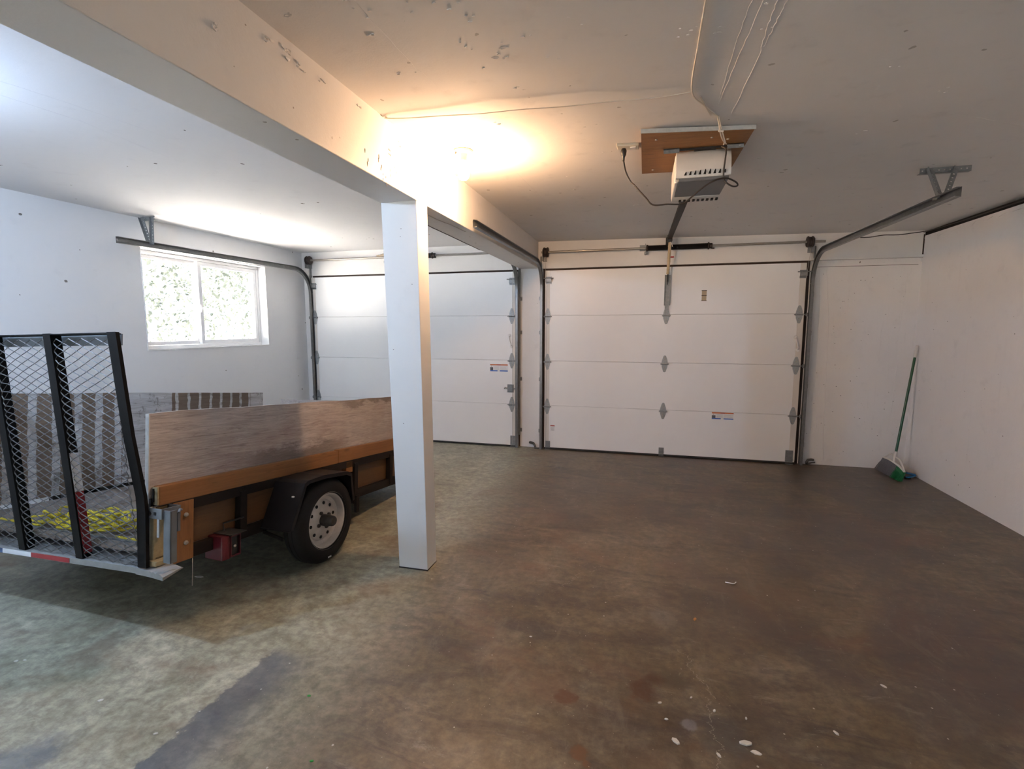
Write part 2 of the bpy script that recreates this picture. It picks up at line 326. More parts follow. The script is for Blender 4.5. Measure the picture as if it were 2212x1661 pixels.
# hairline cracks
def crack(x0, slope, y0, y1, amp, seed):
    nz = N(nt, 'ShaderNodeTexNoise', noise_dimensions='1D', Scale=9.0, Detail=6.0, Roughness=0.7)
    L(nt, mth(nt, 'ADD', Y, seed), nz.inputs['W'])
    xx = mth(nt, 'ADD', mth(nt, 'ADD', x0, mth(nt, 'MULTIPLY', mth(nt, 'SUBTRACT', Y, y0), slope)), mth(nt, 'MULTIPLY', mth(nt, 'SUBTRACT', nz.outputs['Fac'], 0.5), amp))
    d = mth(nt, 'ABSOLUTE', mth(nt, 'SUBTRACT', X, xx))
    k = mth(nt, 'LESS_THAN', d, 0.0011)
    return mth(nt, 'MULTIPLY', k, mth(nt, 'MULTIPLY', mth(nt, 'GREATER_THAN', Y, y0), mth(nt, 'LESS_THAN', Y, y1)))
for a in [(1.585, 0.0, -4.25, -3.90, 0.13, 3.1), (1.60, -0.35, -3.90, -3.62, 0.12, 7.7), (-0.40, -0.7, -4.45, -4.05, 0.2, 1.3), (0.9, 0.5, -3.2, -2.9, 0.2, 11.0)]:
    c = mixc(nt, mth(nt, 'MULTIPLY', crack(*a), 0.7), c, (0.36, 0.33, 0.28))
L(nt, c, b.inputs['Base Color'])
L(nt, ramp(nt, mth(nt, 'ADD', mth(nt, 'MULTIPLY', n2, 0.6), mth(nt, 'MULTIPLY', n3, 0.4)), [(0.15, 0.31), (0.85, 0.50)]), b.inputs['Roughness'])
b.inputs['Specular IOR Level'].default_value = 0.5
bump(nt, b, mth(nt, 'ADD', n2, mth(nt, 'MULTIPLY', n3, 0.35)), 0.12, 0.006)

# ---------------------------------------------------------------- mesh helpers
def vec(p): return Vector(p)
class MB:
    def __init__(s): s.v = []; s.f = []; s.mi = []; s.m = 0
    def add(s, vs, fs):
        n = len(s.v); s.v += [tuple(p) for p in vs]; s.f += [tuple(i+n for i in f) for f in fs]; s.mi += [s.m]*len(fs); return s
    def box(s, a, b, T=None):
        x0, y0, z0 = a; x1, y1, z1 = b
        x0, x1 = min(x0, x1), max(x0, x1); y0, y1 = min(y0, y1), max(y0, y1); z0, z1 = min(z0, z1), max(z0, z1)
        vs = [(x0, y0, z0), (x1, y0, z0), (x1, y1, z0), (x0, y1, z0), (x0, y0, z1), (x1, y0, z1), (x1, y1, z1), (x0, y1, z1)]
        if T: vs = [T @ Vector(p) for p in vs]
        return s.add(vs, [(0, 3, 2, 1), (4, 5, 6, 7), (0, 1, 5, 4), (1, 2, 6, 5), (2, 3, 7, 6), (3, 0, 4, 7)])
    def hexa(s, q):   # 8 corners ordered like box
        return s.add(q, [(0, 3, 2, 1), (4, 5, 6, 7), (0, 1, 5, 4), (1, 2, 6, 5), (2, 3, 7, 6), (3, 0, 4, 7)])
    def prism(s, prof, ax, t0, t1):
        # prof: 2D points in the plane of the other two axes (in xyz order), extruded along ax
        def P(p, t):
            l = list(p); l.insert('xyz'.index(ax), t); return tuple(l)
        n = len(prof); vs = [P(p, t0) for p in prof] + [P(p, t1) for p in prof]
        fs = [tuple(range(n-1, -1, -1)), tuple(range(n, 2*n))] + [(i, (i+1) % n, n+(i+1) % n, n+i) for i in range(n)]
        return s.add(vs, fs)
    def tube(s, pts, r, n=8, caps=True, closed=False):
        pts = [Vector(p) for p in pts]; m = len(pts); rs = r if isinstance(r, (list, tuple)) else [r]*m
        t0 = (pts[1]-pts[0]).normalized(); ref = Vector((0, 0, 1)) if abs(t0.z) < 0.9 else Vector((1, 0, 0))
        nrm = t0.cross(ref).normalized(); vs = []
        for i in range(m):
            t = (pts[min(i+1, m-1)] - pts[max(i-1, 0)])
            t = t.normalized() if t.length > 1e-9 else t0
            nrm = (nrm - t*nrm.dot(t)); nrm = nrm.normalized() if nrm.length > 1e-6 else t.orthogonal().normalized()
            bi = t.cross(nrm)
            for k in range(n):
                a = 2*pi*k/n; vs.append(pts[i] + rs[i]*(cos(a)*nrm + sin(a)*bi))
        fs = [(i*n+k, i*n+(k+1) % n, (i+1)*n+(k+1) % n, (i+1)*n+k) for i in range(m-1) for k in range(n)]
        if caps: fs += [tuple(range(n-1, -1, -1)), tuple((m-1)*n+k for k in range(n))]
        return s.add(vs, fs)
    def sweep(s, pts, prof, up=(1, 0, 0), closed_prof=True):
        # prof 2D (u along 'up' axis, w along tangent x up); open shape gets closed loop
        pts = [Vector(p) for p in pts]; m = len(pts); n = len(prof); vs = []
        for i in range(m):
            t = (pts[min(i+1, m-1)] - pts[max(i-1, 0)]).normalized(); U = Vector(up); U = (U - t*U.dot(t)).normalized(); Wv = t.cross(U)
            for (a, b) in prof: vs.append(pts[i] + a*U + b*Wv)
        fs = [(i*n+k, i*n+(k+1) % n, (i+1)*n+(k+1) % n, (i+1)*n+k) for i in range(m-1) for k in range(n)]
        fs += [tuple(range(n-1, -1, -1)), tuple((m-1)*n+k for k in range(n))]
        return s.add(vs, fs)
    def lathe(s, prof, c, ax='z', n=24, T=None, caps=True):
        # prof: list (r, t) along axis from centre c
        vs = []
        for (r, t) in prof:
            for k in range(n):
                a = 2*pi*k/n; u, w = r*cos(a), r*sin(a)
                p = {'z': (u, w, t), 'x': (t, u, w), 'y': (w, t, u)}[ax]
                p = Vector(p) + Vector(c); vs.append(T @ p if T else p)
        m = len(prof)
        fs = [(i*n+k, i*n+(k+1) % n, (i+1)*n+(k+1) % n, (i+1)*n+k) for i in range(m-1) for k in range(n)]
        if caps and prof[0][0] > 1e-6: fs.append(tuple(range(n-1, -1, -1)))
        if caps and prof[-1][0] > 1e-6: fs.append(tuple((m-1)*n+k for k in range(n)))
        return s.add(vs, fs)
    def build(s, name, mat, parent=None, smooth=False, bevel=0, kind=None):
        me = bpy.data.meshes.new(name); me.from_pydata(s.v, [], s.f); me.update()
        mats = mat if isinstance(mat, (list, tuple)) else [mat]
        for x in mats: me.materials.append(M[x] if isinstance(x, str) else x)
        if len(mats) > 1: me.polygons.foreach_set('material_index', s.mi)
        import bmesh
        bm = bmesh.new(); bm.from_mesh(me); bmesh.ops.recalc_face_normals(bm, faces=bm.faces); bm.to_mesh(me); bm.free()
        if smooth:
            me.polygons.foreach_set('use_smooth', [True]*len(me.polygons))
            me.set_sharp_from_angle(angle=radians(38))
        o = bpy.data.objects.new(name, me); COL.objects.link(o)
        if parent: o.parent = parent
        if bevel:
            md = o.modifiers.new('bevel', 'BEVEL'); md.width = bevel; md.segments = 2; md.limit_method = 'ANGLE'; md.angle_limit = radians(40)
        if kind: o['kind'] = kind
        return o
def tag(o, label, cat, group=None):
    o['label'] = label; o['category'] = cat
    if group: o['group'] = group
    return o
def struct(o, label=None):
    o['kind'] = 'structure'
    if label: o['label'] = label
    return o
def empty(name, loc=(0, 0, 0), Mx=None):
    o = bpy.data.objects.new(name, None); COL.objects.link(o); o.empty_display_size = 0.1
    if Mx is not None: o.matrix_world = Mx
    else: o.location = loc
    return o
def copy_tree(o, parent=None):
    c = o.copy(); COL.objects.link(c); c.parent = parent
    for ch in list(o.children): copy_tree(ch, c)
    return c
def copy_part(o, parent, loc):
    c = o.copy(); COL.objects.link(c); c.parent = parent; c.location = loc
    for ch in list(o.children):
        if not ch.name.startswith('roller'): copy_tree(ch, c)
    return c

XL, XR, YB = -3.14, 3.915, -8.6
HL = 2.445
def ceil_z(x): return 2.452 - (x-0.073)*0.0145

# ---------------------------------------------------------------- room shell
struct(MB().box((XL-0.25, YB-0.2, -0.2), (XR+0.25, 0.25, 0)).build('floor', 'floor'), 'stained brown and olive concrete garage floor')
q = lambda x0, x1, z0, z1, y0, y1, t: [(x0, y0, z0), (x1, y0, z1), (x1, y1, z1), (x0, y1, z0), (x0, y0, z0+t), (x1, y0, z1+t), (x1, y1, z1+t), (x0, y1, z0+t)]
ceil = MB()
ceil.hexa(q(0.0, XR+0.25, ceil_z(0.0), ceil_z(XR+0.25), YB-0.2, 0.25, 0.2))
ceil = struct(ceil.build('ceiling', 'ceiling'), 'painted garage ceiling above the right bay')
cl2 = struct(MB().box((XL-0.25, YB-0.2, HL), (-0.05, 0.25, HL+0.2)).build('ceiling_left', 'ceiling_left'), 'white ceiling above the left bay with the trailer')
# left wall with window opening
WY0, WY1, WZ0, WZ1 = -2.262, -0.715, 1.252, 2.185
wl = MB()
wl.box((XL-0.2, YB-0.2, 0), (XL, WY0, HL)).box((XL-0.2, WY1, 0), (XL, 0.2, HL)).box((XL-0.2, WY0, 0), (XL, WY1, WZ0)).box((XL-0.2, WY0, WZ1), (XL, WY1, HL))
wl = struct(wl.build('wall_left', 'wall_left'), 'pale painted left wall around the sliding window')
# ragged plaster rim round the opening
rg = MB(); 
def lump(x, y, z, a, b_, c_): rg.box((x-a, y-b_, z-c_), (x+a, y+b_, z+c_), Matrix.Translation((0, 0, 0)))
yy_ = WY0
while yy_ < WY1:
    w = random.uniform(0.02, 0.07); h = random.uniform(0.003, 0.011)
    rg.box((XL-0.01, yy_, WZ0-h), (XL+0.006, min(yy_+w, WY1), WZ0+0.002)); yy_ += w
z_ = WZ0
while z_ < WZ1:
    w = random.uniform(0.02, 0.08); h = random.uniform(0.001, 0.010)
    rg.box((XL-0.01, WY0-h+0.006, z_), (XL+0.005, WY0+0.007, min(z_+w, WZ1)))
    h = random.uniform(0.001, 0.005)
    rg.box((XL-0.01, WY1-0.004, z_), (XL+0.005, WY1+h, min(z_+w, WZ1))); z_ += w
rg.build('ragged_plaster_rim', 'vinyl', wl)
# right wall: rough top edge, dark gap under the ceiling
wr = MB(); n = 60
for i in range(n):
    y0 = YB + (0.2-YB)*i/n; y1 = YB + (0.2-YB)*(i+1)/n
    wr.box((XR, y0, 0), (XR+0.2, y1, 2.345))
wr = struct(MB().box((XR, YB-0.2, -0.0), (XR+0.2, 0.2, 2.345)).build('wall_right', 'concrete_right'), 'white painted concrete right wall with small pits')
led = MB(); yv = 0.0; zt_ = 2.335; zb_ = 2.318; xp_ = 0.004
while yv > -6:
    w = random.uniform(0.03, 0.10); zt2 = 2.338+random.uniform(-0.006, 0.006); zb2 = 2.318+random.uniform(-0.016, 0.010); xp2 = random.uniform(0.001, 0.008)
    led.hexa([(XR-xp2, yv-w, zb2), (XR+0.02, yv-w, zb2), (XR+0.02, yv, zb_), (XR-xp_, yv, zb_), (XR-xp2*0.6, yv-w, zt2), (XR+0.02, yv-w, zt2), (XR+0.02, yv, zt_), (XR-xp_*0.6, yv, zt_)])
    yv -= w; zt_, zb_, xp_ = zt2, zb2, xp2
led.build('rough_concrete_edge', 'concrete_right', wr)
MB().box((XR+0.03, YB, 2.33), (XR+0.19, 0.15, 2.42)).build('dark_gap_board', 'dark', wr)
# rear wall, unseen; its two openings are added to let in fill daylight
rw = MB()
REAR = True
if REAR: rw.box((XL-0.2, YB-0.2, 0), (-2.0, YB, 2.5)).box((-2.0, YB-0.2, 2.0), (-0.9, YB, 2.5)).box((-0.9, YB-0.2, 0), (1.6, YB, 2.5)).box((1.6, YB-0.2, 0), (2.8, YB, 0.95)).box((1.6, YB-0.2, 1.85), (2.8, YB, 2.5)).box((2.8, YB-0.2, 0), (XR+0.2, YB, 2.5))
else: rw.box((XL-0.2, YB-0.2, 0), (XR+0.2, YB, 2.5))
struct(rw.build('wall_rear', 'wall_left'), 'plain painted rear wall behind the camera with two openings added to let in daylight')
# door wall: concrete below, pillars, header
DRX0, DRX1, DLX0, DLX1, DZ = 0.163, 2.888, -2.99, -0.176, 2.117
wd = MB()
wd.box((XL, 0, 0), (-2.955, 0.22, 2.15)).box((-0.155, 0, 0), (0.135, 0.22, 2.15)).box((2.925, 0, 0), (XR+0.02, 0.22, 2.10)).box((XL, 0.03, 2.10), (XR+0.02, 0.22, 2.40))
wd = struct(wd.build('wall_doors', 'concrete'), 'rough white concrete wall and pillar between the garage doors')
MB().box((2.97, -0.0015, 2.073), (XR-0.03, 0.03, 2.0765)).build('crack_line', 'jamb', wd)
hd = MB(); hd.box((0.074, -0.03, 2.142), (2.93, 0.03, 2.50)).box((2.93, -0.012, 2.142), (XR-0.005, 0.03, 2.50))
hd.box((XL, -0.03, 2.142), (-0.153, 0.03, 2.50))
hd = struct(hd.build('trim_1', 'header'), 'white painted header board above the garage doors')
MB().box((2.93, -0.032, 2.142), (XR-0.004, -0.01, 2.165)).build('ledge_strip', 'header', hd)
MB().box((XR-0.012, -0.014, 2.14), (XR-0.001, -0.004, 2.36)).build('dark_corner_joint', 'jamb', hd)
# dark jambs behind the door edges
jm = MB()
for x0, x1 in ((DRX0-0.033, DRX0+0.03), (DRX1-0.03, DRX1+0.042), (DLX0-0.01, DLX0+0.05), (DLX1-0.03, DLX1+0.026)): jm.box((x0, -0.003, 0), (x1, 0.05, 2.16))
jm.box((DLX0, -0.004, 2.07), (DLX1, 0.05, 2.165)); jm.box((DRX0-0.03, -0.004, 2.07), (DRX1+0.04, 0.05, 2.165))
jm.box((DLX0, 0.05, 0), (DLX1, 0.06, 2.16)).box((DRX0, 0.05, 0), (DRX1, 0.06, 2.16))  # unseen sheets behind the panels, added to block light leaks
struct(jm.build('trim_2', 'jamb'), 'dark brown jambs around the garage doors, with added light-blocking sheets behind')
# beam
bmn = struct(MB().box((-0.153, YB, 2.152), (0.073, 0.03, 2.50)).build('ceiling_beam', 'beam', bevel=0.004), 'large white boxed ceiling beam over the post')
MB().tube([(-0.02, -2.98, 2.151), (-0.015, -2.78, 2.150), (0.01, -2.60, 2.150), (0.02, -2.35, 2.151)], 0.003, 5).build('paint_crack', 'curl', bmn)
MB().box((-0.1545, -3.10, 2.150), (-0.148, -1.5, 2.154)).build('joint_line', 'jamb', bmn)
def flake_on(mb, p, u, v_, n_, s, el, rnd_):
    p, u, v_, n_ = Vector(p), Vector(u), Vector(v_), Vector(n_); k = 6; a0 = rnd_.uniform(0, 6)
    ring = [p + u*(s*el*cos(a0+2*pi*i/k)*rnd_.uniform(0.6, 1.2)) + v_*(s*sin(a0+2*pi*i/k)*rnd_.uniform(0.6, 1.2)) for i in range(k)]
    top = [q_ + n_*rnd_.uniform(0.002, 0.006) for q_ in ring]
    mb.add(ring+top, [tuple(range(k-1, -1, -1)), tuple(range(k, 2*k))]+[(i, (i+1) % k, k+(i+1) % k, k+i) for i in range(k)])
rf = random.Random(21); fl = MB(); fd = MB()
for (y, z) in ((-4.358, 2.402), (-4.285, 2.404), (-4.27, 2.396), (-4.206, 2.404), (-4.075, 2.398), (-3.82, 2.432), (-5.09, 2.09+0.12), (-3.54, 2.311), (-3.439, 2.388), (-4.6, 2.33), (-4.9, 2.36)):
    for j in range(3): flake_on(fl, (0.0725, y+rf.uniform(-0.02, 0.02), z+rf.uniform(-0.02, 0.012)), (0, 1, 0), (0, 0, 1), (1, 0, 0), rf.uniform(0.003, 0.007), 2.0, rf)
for (y, z) in ((-3.777, 2.231), (-3.76, 2.20), (-3.64, 2.199), (-3.624, 2.178), (-3.66, 2.235), (-3.50, 2.25), (-3.56, 2.205), (-3.60, 2.16)):
    for j in range(2): flake_on(fd, (0.0728, y+rf.uniform(-0.008, 0.008), z+rf.uniform(-0.02, 0.02)), (0, 0, 1), (0, 1, 0), (0.25, 0, 0), rf.uniform(0.0015, 0.003), 4.0, rf)
fl.build('paint_scars', 'beam', bmn, kind='stuff'); fd.build('dark_cracks', 'jamb', bmn, kind='stuff')
cf_ = MB()
for (x, y) in ((0.163, -4.376), (0.779, -4.053), (0.748, -3.997), (0.783, -3.989), (0.76, -3.749), (0.686, -3.937), (0.67, -4.087), (0.709, -4.301), (0.649, -4.303), (0.56, -4.33), (0.411, -4.389), (0.431, -4.329), (0.367, -4.206), (0.433, -3.96), (0.354, -3.96),
               (1.016, -4.195), (1.088, -4.129), (1.406, -3.998), (1.439, -3.996), (1.665, -3.979), (1.482, -3.994), (1.627, -4.067), (2.184, -3.569), (2.126, -4.004), (2.157, -3.988), (2.466, -3.337), (2.157, -3.42), (0.939, -3.225), (1.016, -3.298), (1.037, -2.865),
               (0.952, -3.96), (0.895, -4.12), (0.739, -4.234), (0.6, -3.4), (0.75, -2.5), (0.8, -2.2), (1.9, -2.6), (2.3, -2.9), (0.62, -2.75), (1.2, -1.6), (2.6, -1.8), (3.2, -1.5)):
    for j in range(rf.choice((1, 2, 3))): flake_on(cf_, (x+rf.uniform(-0.03, 0.03), y+rf.uniform(-0.03, 0.03), ceil_z(x)+0.0005), (1, 0, 0), (0, 1, 0), (0, 0, -0.55), rf.uniform(0.002, 0.005), 1.8, rf)
cf_.build('paint_blisters', 'ceiling', ceil, kind='stuff')
fd = MB()
for (x, y) in ((0.168, -4.385), (0.789, -4.045), (0.745, -3.99)): flake_on(fd, (x, y, ceil_z(x)+0.0005), (1, 0, 0), (0, 1, 0), (0, 0, -0.4), 0.008, 2.0, rf)
fd.build('gouges', 'label_text', ceil, kind='stuff')
def ridge(pts, r, zf, parent, mat, name='painted_seam'):
    mb = MB(); P = [Vector((x, y, zf(x)+0.0008)) for x, y in pts]; out = []
    for i in range(len(P)-1):
        for k in range(8): out.append(P[i].lerp(P[i+1], k/8)+Vector((rf.uniform(-1, 1)*0.0025, 0, 0)))
    out.append(P[-1]); mb.tube(out, r*0.8, 5); mb.build(name, mat, parent)
for pts, r in (([(0.417, -4.60), (0.417, -4.387), (0.422, -3.978), (0.432, -3.957), (0.457, -3.651)], 0.0016), ([(1.617, -4.4), (1.617, -4.112), (1.601, -3.831), (1.585, -3.398)], 0.0026), ([(1.583, -4.4), (1.583, -4.121), (1.575, -3.898), (1.581, -3.446)], 0.0022),
               ([(1.657, -4.4), (1.657, -4.101), (1.659, -3.944), (1.671, -3.781), (1.656, -3.281)], 0.0026), ([(1.700, -4.4), (1.684, -4.094), (1.678, -3.952), (1.673, -3.842)], 0.0024), ([(1.901, -2.96), (2.195, -2.16), (2.474, -1.483)], 0.0018), ([(2.741, -2.992), (3.014, -2.828), (3.4, -2.62)], 0.0024), ([(0.46, -2.9), (0.50, -2.2), (0.52, -1.4)], 0.0015)):
    ridge(pts, r, ceil_z, ceil, 'ceiling')
for pts in ([(-1.235, -4.33), (-1.2, -4.174), (-1.15, -3.825), (-1.1, -3.3)], [(-1.385, -4.245), (-1.347, -3.963), (-1.446, -3.132), (-1.46, -2.2)]): ridge(pts, 0.0014, lambda x: HL, cl2, 'ceiling_left')
for pts, r in (([(3.086, 2.07), (3.14, 1.493), (3.150, 0.9), (3.165, 0.3), (3.177, 0.01)], 0.0035), ([(3.02, 2.07), (3.05, 1.6), (3.045, 1.2), (3.06, 0.7)], 0.002), ([(3.80, 2.0), (3.79, 1.72), (3.765, 1.3), (3.785, 1.12), (3.77, 0.8), (3.76, 0.551)], 0.0025)):
    mb = MB(); P = []
    for i in range(len(pts)-1):
        for k in range(8): P.append((pts[i][0]+(pts[i+1][0]-pts[i][0])*k/8+rf.uniform(-1, 1)*0.003, -0.0005, pts[i][1]+(pts[i+1][1]-pts[i][1])*k/8))
    mb.tube(P, r, 5); mb.build('form_ridge', 'concrete', wd)
mb = MB()
for k in range(70): flake_on(mb, (rf.uniform(2.965, 3.12), 0.0005, rf.uniform(0.03, 1.1)), (0, 0, 1), (1, 0, 0), (0, -0.6, 0), rf.uniform(0.0015, 0.004), 7.0, rf)
for k in range(30): flake_on(mb, (rf.choice((rf.uniform(-0.145, -0.11), rf.uniform(0.03, 0.09))), 0.0005, rf.uniform(0.02, 1.0)), (0, 0, 1), (1, 0, 0), (0, -0.6, 0), rf.uniform(0.0015, 0.004), 5.0, rf)
mb.build('rough_concrete_relief', 'concrete', wd, kind='stuff')
mb = MB()
for (y, z) in [(rf.uniform(-3.2, -0.1), rf.uniform(0.1, 2.2)) for k in range(130)]: flake_on(mb, (XR+0.0002, y, z), (0, 1, 0), (0, 0, 1), (-0.15, 0, 0), rf.choice((0.0010, 0.0014, 0.0020, 0.0035))*rf.uniform(0.8, 1.3), 1.3, rf)
for (x, z) in [(rf.uniform(3.0, 3.88), rf.uniform(0.1, 2.0)) for k in range(110)]: flake_on(mb, (x, -0.0002, z), (1, 0, 0), (0, 0, 1), (0, -0.15, 0), rf.choice((0.0010, 0.0014, 0.0030))*rf.uniform(0.8, 1.3), 1.5, rf)
mb.build('small_dark_pits', 'pipe', wd, kind='stuff')
mb = MB()
for (x, z) in ((-0.027, 2.005), (-0.032, 1.962), (-0.06, 2.30), (-0.099, 1.333), (0.03, 1.70), (-0.05, 0.9)): 
    yp = -3.229-0.033*z/2.15; flake_on(mb, (x, yp-0.001, z), (1, 0, 0), (0, 0, 1), (0, -0.2, 0), 0.0025, 1.3, rf)
POST_DOTS = mb
# post (slightly out of plumb)
pm = MB().hexa([(-0.111, -3.229, 0.004), (0.076, -3.228, 0.004), (0.079, -3.103, 0.004), (-0.108, -3.104, 0.004),
                (-0.146, -3.262, 2.153), (0.070, -3.262, 2.153), (0.071, -3.122, 2.153), (-0.145, -3.122, 2.153)])
post = struct(pm.build('support_post', 'column', bevel=0.003), 'white painted square wooden post under the beam')
POST_DOTS.build('nail_holes', 'pipe', post, kind='stuff')
MB().box((-0.112, -3.233, 0.0), (0.078, -3.10, 0.006)).build('dark_foot_gap', 'dark', post)

# ---------------------------------------------------------------- window
win = struct(empty('window_1', (0, 0, 0)), 'white two pane sliding window in the left wall')
def frame_rect(mb, x0, x1, y0, y1, z0, z1, w):
    mb.box((x0, y0, z0), (x1, y1, z0+w)).box((x0, y0, z1-w), (x1, y1, z1)).box((x0, y0, z0+w), (x1, y0+w, z1-w)).box((x0, y1-w, z0+w), (x1, y1, z1-w)); return mb
frame_rect(MB(), -3.33, -3.245, WY0+0.002, WY1-0.002, WZ0+0.002, WZ1-0.002, 0.032).build('window_frame', 'vinyl', win, bevel=0.003)
ym = -1.553
frame_rect(MB(), -3.285, -3.250, ym-0.008, WY1-0.036, WZ0+0.036, WZ1-0.036, 0.042).build('sliding_sash', 'vinyl', win, bevel=0.003)
frame_rect(MB(), -3.322, -3.292, WY0+0.036, ym+0.012, WZ0+0.036, WZ1-0.036, 0.036).build('fixed_sash', 'vinyl', win, bevel=0.003)
MB().box((-3.270, ym+0.005, WZ0+0.06), (-3.266, WY1-0.06, WZ1-0.06)).build('pane', 'glass', win)
MB().box((-3.309, WY0+0.055, WZ0+0.055), (-3.305, ym+0.01, WZ1-0.055)).build('pane', 'glass', win)
MB().box((-3.252, ym-0.012, 1.62), (-3.232, ym+0.004, 1.70)).tube([(-3.235, ym-0.004, 1.63), (-3.222, ym-0.004, 1.66), (-3.235, ym-0.004, 1.69)], 0.004, 6).build('latch', 'vinyl', win)
# outside: ground and sunlit foliage
struct(MB().box((-40, -40, -0.4), (40, 40, -0.22)).build('outdoor_ground', 'yard'), 'dull grey yard ground outside the garage')
struct(MB().box((-40, -30, -0.3), (-3.42, 30, 0.70)).build('bounce_bank', 'ground'), 'pale raised ground added outside the side window to bounce sunlight in')  # bank added and raised to throw sunlight up onto the left ceiling
hv = MB(); rnd = random.Random(3)
for i in range(26000):
    y = rnd.uniform(-7, 9); z = rnd.uniform(0.7, 5.0); x = -8.2 - 0.9*sin(y*0.9)*sin(z*1.1+1) + rnd.gauss(0, 0.35)
    s = rnd.uniform(0.03, 0.075); a = Vector((rnd.gauss(0, 1), rnd.gauss(0, 1), rnd.gauss(0, 1))).normalized(); b_ = a.orthogonal().normalized(); p = Vector((x, y, z))
    hv.add([p-a*s, p+b_*s*0.5, p+a*s, p-b_*s*0.5], [(0, 1, 2, 3)])
hg = hv.build('hedge', 'leaf', None, kind='stuff'); tag(hg, 'pale sunlit foliage seen through the window', 'foliage')

# ---------------------------------------------------------------- garage doors
SEC = 0.5335
def hinge_mesh():
    h = MB()
    def leaf(sg):
        pts = [(-0.033, 0.0), (0.033, 0.0), (0.030, sg*0.035), (0.013, sg*0.088), (0.0, sg*0.094), (-0.013, sg*0.088), (-0.030, sg*0.035)]
        h.prism([(p[0], p[1]) for p in pts], 'y', -0.004, 0.0)
    leaf(1); leaf(-1)
    h.box((-0.036, -0.026, -0.014), (-0.032, 0, 0.010)).box((0.032, -0.026, -0.014), (0.036, 0, 0.010))
    h.tube([(-0.045, -0.014, -0.002), (0.045, -0.014, -0.002)], 0.006, 8)
    h.box((-0.034, -0.010, -0.012), (0.034, -0.002, 0.006))
    return h
def add_hinge(door, x, z, y, side, first=[None]):
    if first[0] is None:
        o = hinge_mesh().build('hinge', 'galv_light', door); o['label'] = 'galvanized pointed door hinge'
        sc_ = MB()
        for zz in (0.07, 0.045, -0.045, -0.07): sc_.lathe([(0.0, -0.009), (0.005, -0.008), (0.006, -0.004)], (0, 0, zz), 'y', 8)
        sc_.build('screws', 'bolt', o, kind='stuff')
        first[0] = o; o.location = (x, y, z)
    else: o = copy_part(first[0], door, (x, y, z))
    if side:
        MB().tube([(-0.05*side, -0.016, -0.002), (0.075*side, -0.016, -0.002)], 0.0055, 8).lathe([(0, 0.058*side), (0.02, 0.060*side), (0.022, 0.066*side), (0.02, 0.073*side), (0, 0.075*side)], (0, -0.016, -0.002), 'x', 14).build('roller', 'galv', o)
def top_bracket(door, x, z, y, side):
    b_ = MB(); b_.box((-0.034, -0.004, -0.068), (0.034, 0, -0.046)).box((-0.034, -0.004, 0.0), (0.034, 0, 0.016))
    for k in range(5): b_.box((-0.032+0.014*k, -0.030, -0.050), (-0.026+0.014*k, -0.003, 0.004))
    b_.box((-0.034, -0.032, -0.046), (0.034, -0.028, 0.0)).tube([(-0.06*side, -0.030, -0.004), (0.075*side, -0.030, -0.004)], 0.0055, 8)
    o = b_.build('top_roller_bracket', 'galv', door); o.location = (x, y, z)
def bottom_bracket(door, x, z, y, w=0.06, h=0.125):
    o = MB().box((-w/2, -0.006, 0), (w/2, 0, h)).box((-w/2, -0.03, 0.0), (w/2, -0.003, 0.006)).box((-w/2, -0.02, 0.045), (w/2, -0.003, 0.05)).build('bottom_bracket', 'galv', door, bevel=0.002); o.location = (x, y, z)
def pull_handle(door, x, z, y, tilt=0.1):
    o = MB().tube([(-0.012, -0.006, 0.060), (-0.012, -0.03, 0.045), (0.0, -0.036, 0.0), (0.012, -0.03, -0.045), (0.012, -0.006, -0.060)], 0.007, 8)
    o.lathe([(0, -0.007), (0.016, -0.006), (0.019, 0.0)], (-0.012, 0, 0.066), 'y', 16).lathe([(0, -0.007), (0.016, -0.006), (0.019, 0.0)], (0.012, 0, -0.066), 'y', 16)
    o = o.build('pull_handle', 'label_white', door, smooth=True); o.location = (x, y, z)
def warn_label(door, x0, x1, z0, z1, y):
    w, h = x1-x0, z1-z0; b_ = MB(); b_.m = 0; b_.box((x0, y-0.0012, z0), (x1, y, z1))
    b_.m = 1; b_.box((x0, y-0.0018, z1-h*0.17), (x1, y-0.001, z1)); 
    b_.m = 5; b_.box((x0+w*0.40, y-0.0022, z1-h*0.15), (x0+w*0.60, y-0.0012, z1-h*0.03))
    b_.m = 3; b_.box((x0, y-0.0018, z0+h*0.16), (x0+w*0.17, y-0.001, z0+h*0.56))
    b_.m = 2; b_.box((x0, y-0.0018, z0), (x0+w*0.42, y-0.001, z0+h*0.155)).box((x0+w*0.55, y-0.0018, z0), (x1, y-0.001, z0+h*0.155))
    b_.m = 4
    for k in range(4):
        zz = z0+h*(0.26+0.13*k); b_.box((x0+w*0.22, y-0.0016, zz), (x0+w*(0.5), y-0.001, zz+h*0.03)).box((x0+w*0.58, y-0.0016, zz), (x0+w*(0.97-0.03*(k % 3)), y-0.001, zz+h*0.03))
    b_.box((x0+w*0.06, y-0.0018, z0+h*0.62), (x0+w*0.09, y-0.001, z0+h*0.80))
    o = b_.build('warning_label', ['label_white', 'label_orange', 'label_blue', 'label_grey', 'label_text', 'label_red'], door); o['label'] = 'warning sticker with orange and blue bars'
